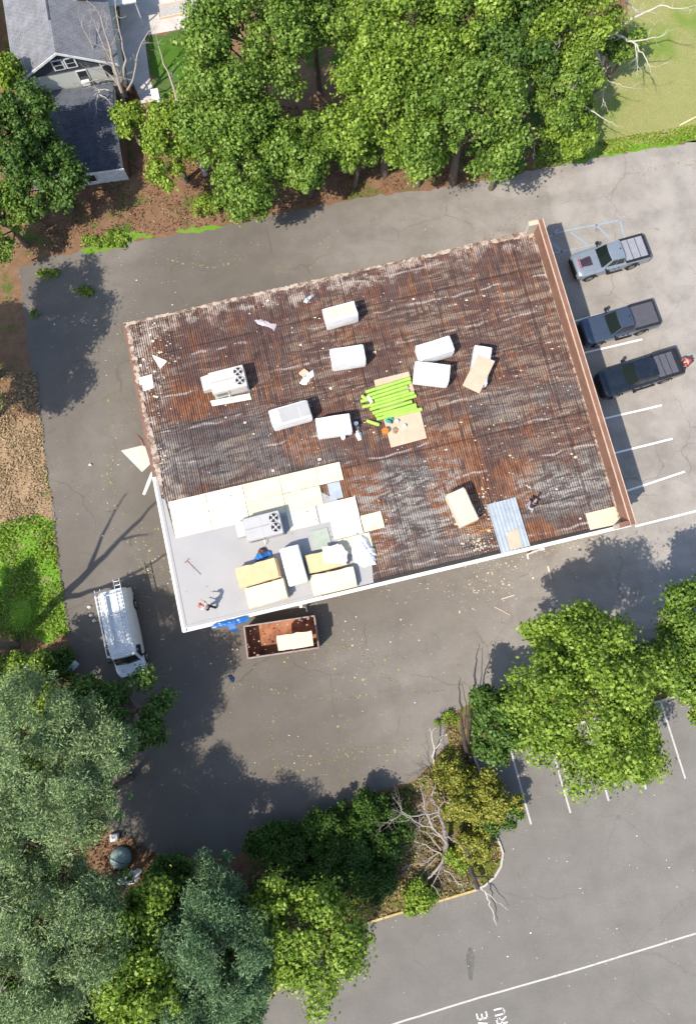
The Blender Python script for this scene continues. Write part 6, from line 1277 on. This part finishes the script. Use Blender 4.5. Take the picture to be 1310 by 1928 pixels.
bare("bleached twig cluster on the crown at the top right", [[(1040, 110, 0, .12), (1000, 50, 6.5, .05), (985, 60, 6.8, .04), (955, 98, 6.6, .015)], [(1000, 50, 6.5, .04), (1003, 70, 6.6, .02)]], M_DEAD, 9, twig=.8, depth=2)
bare("slender dark bare tree at the upper tip of the island", [[(886, 1436, 0, .17), (874, 1400, 1.2, .13), (868, 1345, 2.2, .08), (863, 1300, 3.0, .04), (866, 1280, 3.4, .02)], [(880, 1400, 1.0, .1), (881, 1360, 2, .07), (884, 1320, 3, .04), (895, 1280, 3.8, .02)], [(872, 1385, 1.4, .06), (876, 1360, 2, .05), (878, 1325, 2.8, .03), (870, 1290, 3.6, .015)]], M_BARKD, 10, name="bare_tree", cat="bare tree", twig=.22, depth=2)
bare("twisted grey dead tree on the island beside the ivy bank", [[(838, 1618, 0, .2), (839, 1600, .5, .17), (836, 1560, 1.6, .13), (825, 1525, 2.6, .09), (812, 1500, 3.2, .05)], [(839, 1585, 1, .08), (815, 1560, 2, .06), (780, 1545, 3, .04), (755, 1530, 3.6, .025), (735, 1550, 3.8, .015)], [(815, 1560, 2, .07), (803, 1530, 2.8, .05), (795, 1495, 3.2, .03)],
     [(826, 1527, 2.6, .07), (790, 1535, 3.2, .05), (765, 1535, 3.6, .03), (750, 1515, 4, .015)], [(836, 1560, 1.6, .06), (845, 1575, 1.8, .03), (865, 1588, 1.7, .015)], [(838, 1610, .4, .1), (820, 1640, .6, .07), (805, 1655, .5, .06)], [(832, 1628, .5, .07), (850, 1645, 1, .04), (870, 1670, 1.0, .015)], [(832, 1630, .5, .06), (815, 1668, 1, .03), (830, 1690, 1, .015)]], M_DEADG, 11, twig=1.0, depth=3, tm=mat("furrowed_grey_bark", (0.24, 0.21, 0.18), color2=(0.10, 0.085, 0.07), scale=6, bump=.8))
bare("tangle of fallen pale brush piled left of the dead tree trunk", [[(835, 1612, .1, .06), (800, 1590, .5, .05), (770, 1580, .7, .03), (750, 1575, .6, .015)], [(825, 1605, .2, .05), (795, 1625, .4, .035), (765, 1632, .4, .015)], [(830, 1600, .2, .05), (805, 1570, .6, .03), (775, 1560, .8, .015)], [(820, 1615, .2, .04), (790, 1650, .4, .02)]], M_DEADG, 21, name="brush_pile", cat="brush", twig=1.1, depth=3)
bare("broken dark trunk leaning across the island kerb", [[(858, 1606, .3, .14), (876, 1622, .6, .16), (888, 1648, .9, .19), (899, 1674, 1.0, .14)], [(896, 1652, 1, .08), (912, 1650, 1.2, .06), (930, 1652, 1.2, .04)]], M_BARKD, 12, name="dead_tree", cat="broken tree", twig=0)
bare("bleached forked limb lying over the kerb onto the lower lot", [[(903, 1668, .9, .06), (915, 1682, .7, .045), (922, 1705, .5, .035), (933, 1738, .3, .02)], [(915, 1682, .7, .035), (940, 1700, .5, .02), (952, 1712, .3, .012)]], M_DEAD, 13, name="fallen_limb", cat="fallen limb", twig=.3, depth=1)
bare("pale bare stem rising at the lot side of the island", [[(815, 1440, 0, .06), (816, 1410, .9, .05), (812, 1380, 1.6, .03)], [(816, 1410, .9, .04), (828, 1400, 1.2, .03), (832, 1385, 1.4, .015)]], M_DEAD, 14, name="bare_sapling", cat="bare sapling", twig=.6, depth=2)
def proj(v):
    c = M3.T @ np.array([v[0], v[1], v[2]-CAMH]); return (CX+F*c[0]/-c[2], CY-F*c[1]/-c[2])
b0 = P(30, 1216)
def up(dx, dy, z, r): q = proj((b0.x+dx, b0.y+dy, z)); return (q[0], q[1], z, r)
bare("thick leafless tree at the left edge of the green verge, casting a forked shadow", [[up(0, 0, 0, .34), up(-.1, .1, 5, .28), up(-.1, 0, 9, .22), up(.1, .3, 13, .14), up(.2, .5, 17, .06)], [up(-.1, 0, 9, .17), up(-.9, .9, 12, .11), up(-1.2, 1.8, 15, .05)],
     [up(-.1, .1, 5.5, .2), up(1.0, -.9, 8.5, .14), up(1.9, -1.6, 12, .08), up(2.6, -1.9, 15, .04)], [up(.1, .3, 12.5, .1), up(1.0, -.2, 14, .05)], [up(1.0, -.9, 8.6, .09), up(1.1, -2.0, 11, .05)]], M_BARK, 15, name="bare_tree", cat="bare tree", twig=.6, depth=2)
bare("dead grey twigs at the lane edge by the lawn corner", [[(1004, 300, 0, .05), (1005, 270, .9, .03)], [(1004, 292, .2, .04), (1030, 290, .8, .02)]], M_DEAD, 16, name="dead_sapling", cat="dead sapling", twig=.5, depth=2)
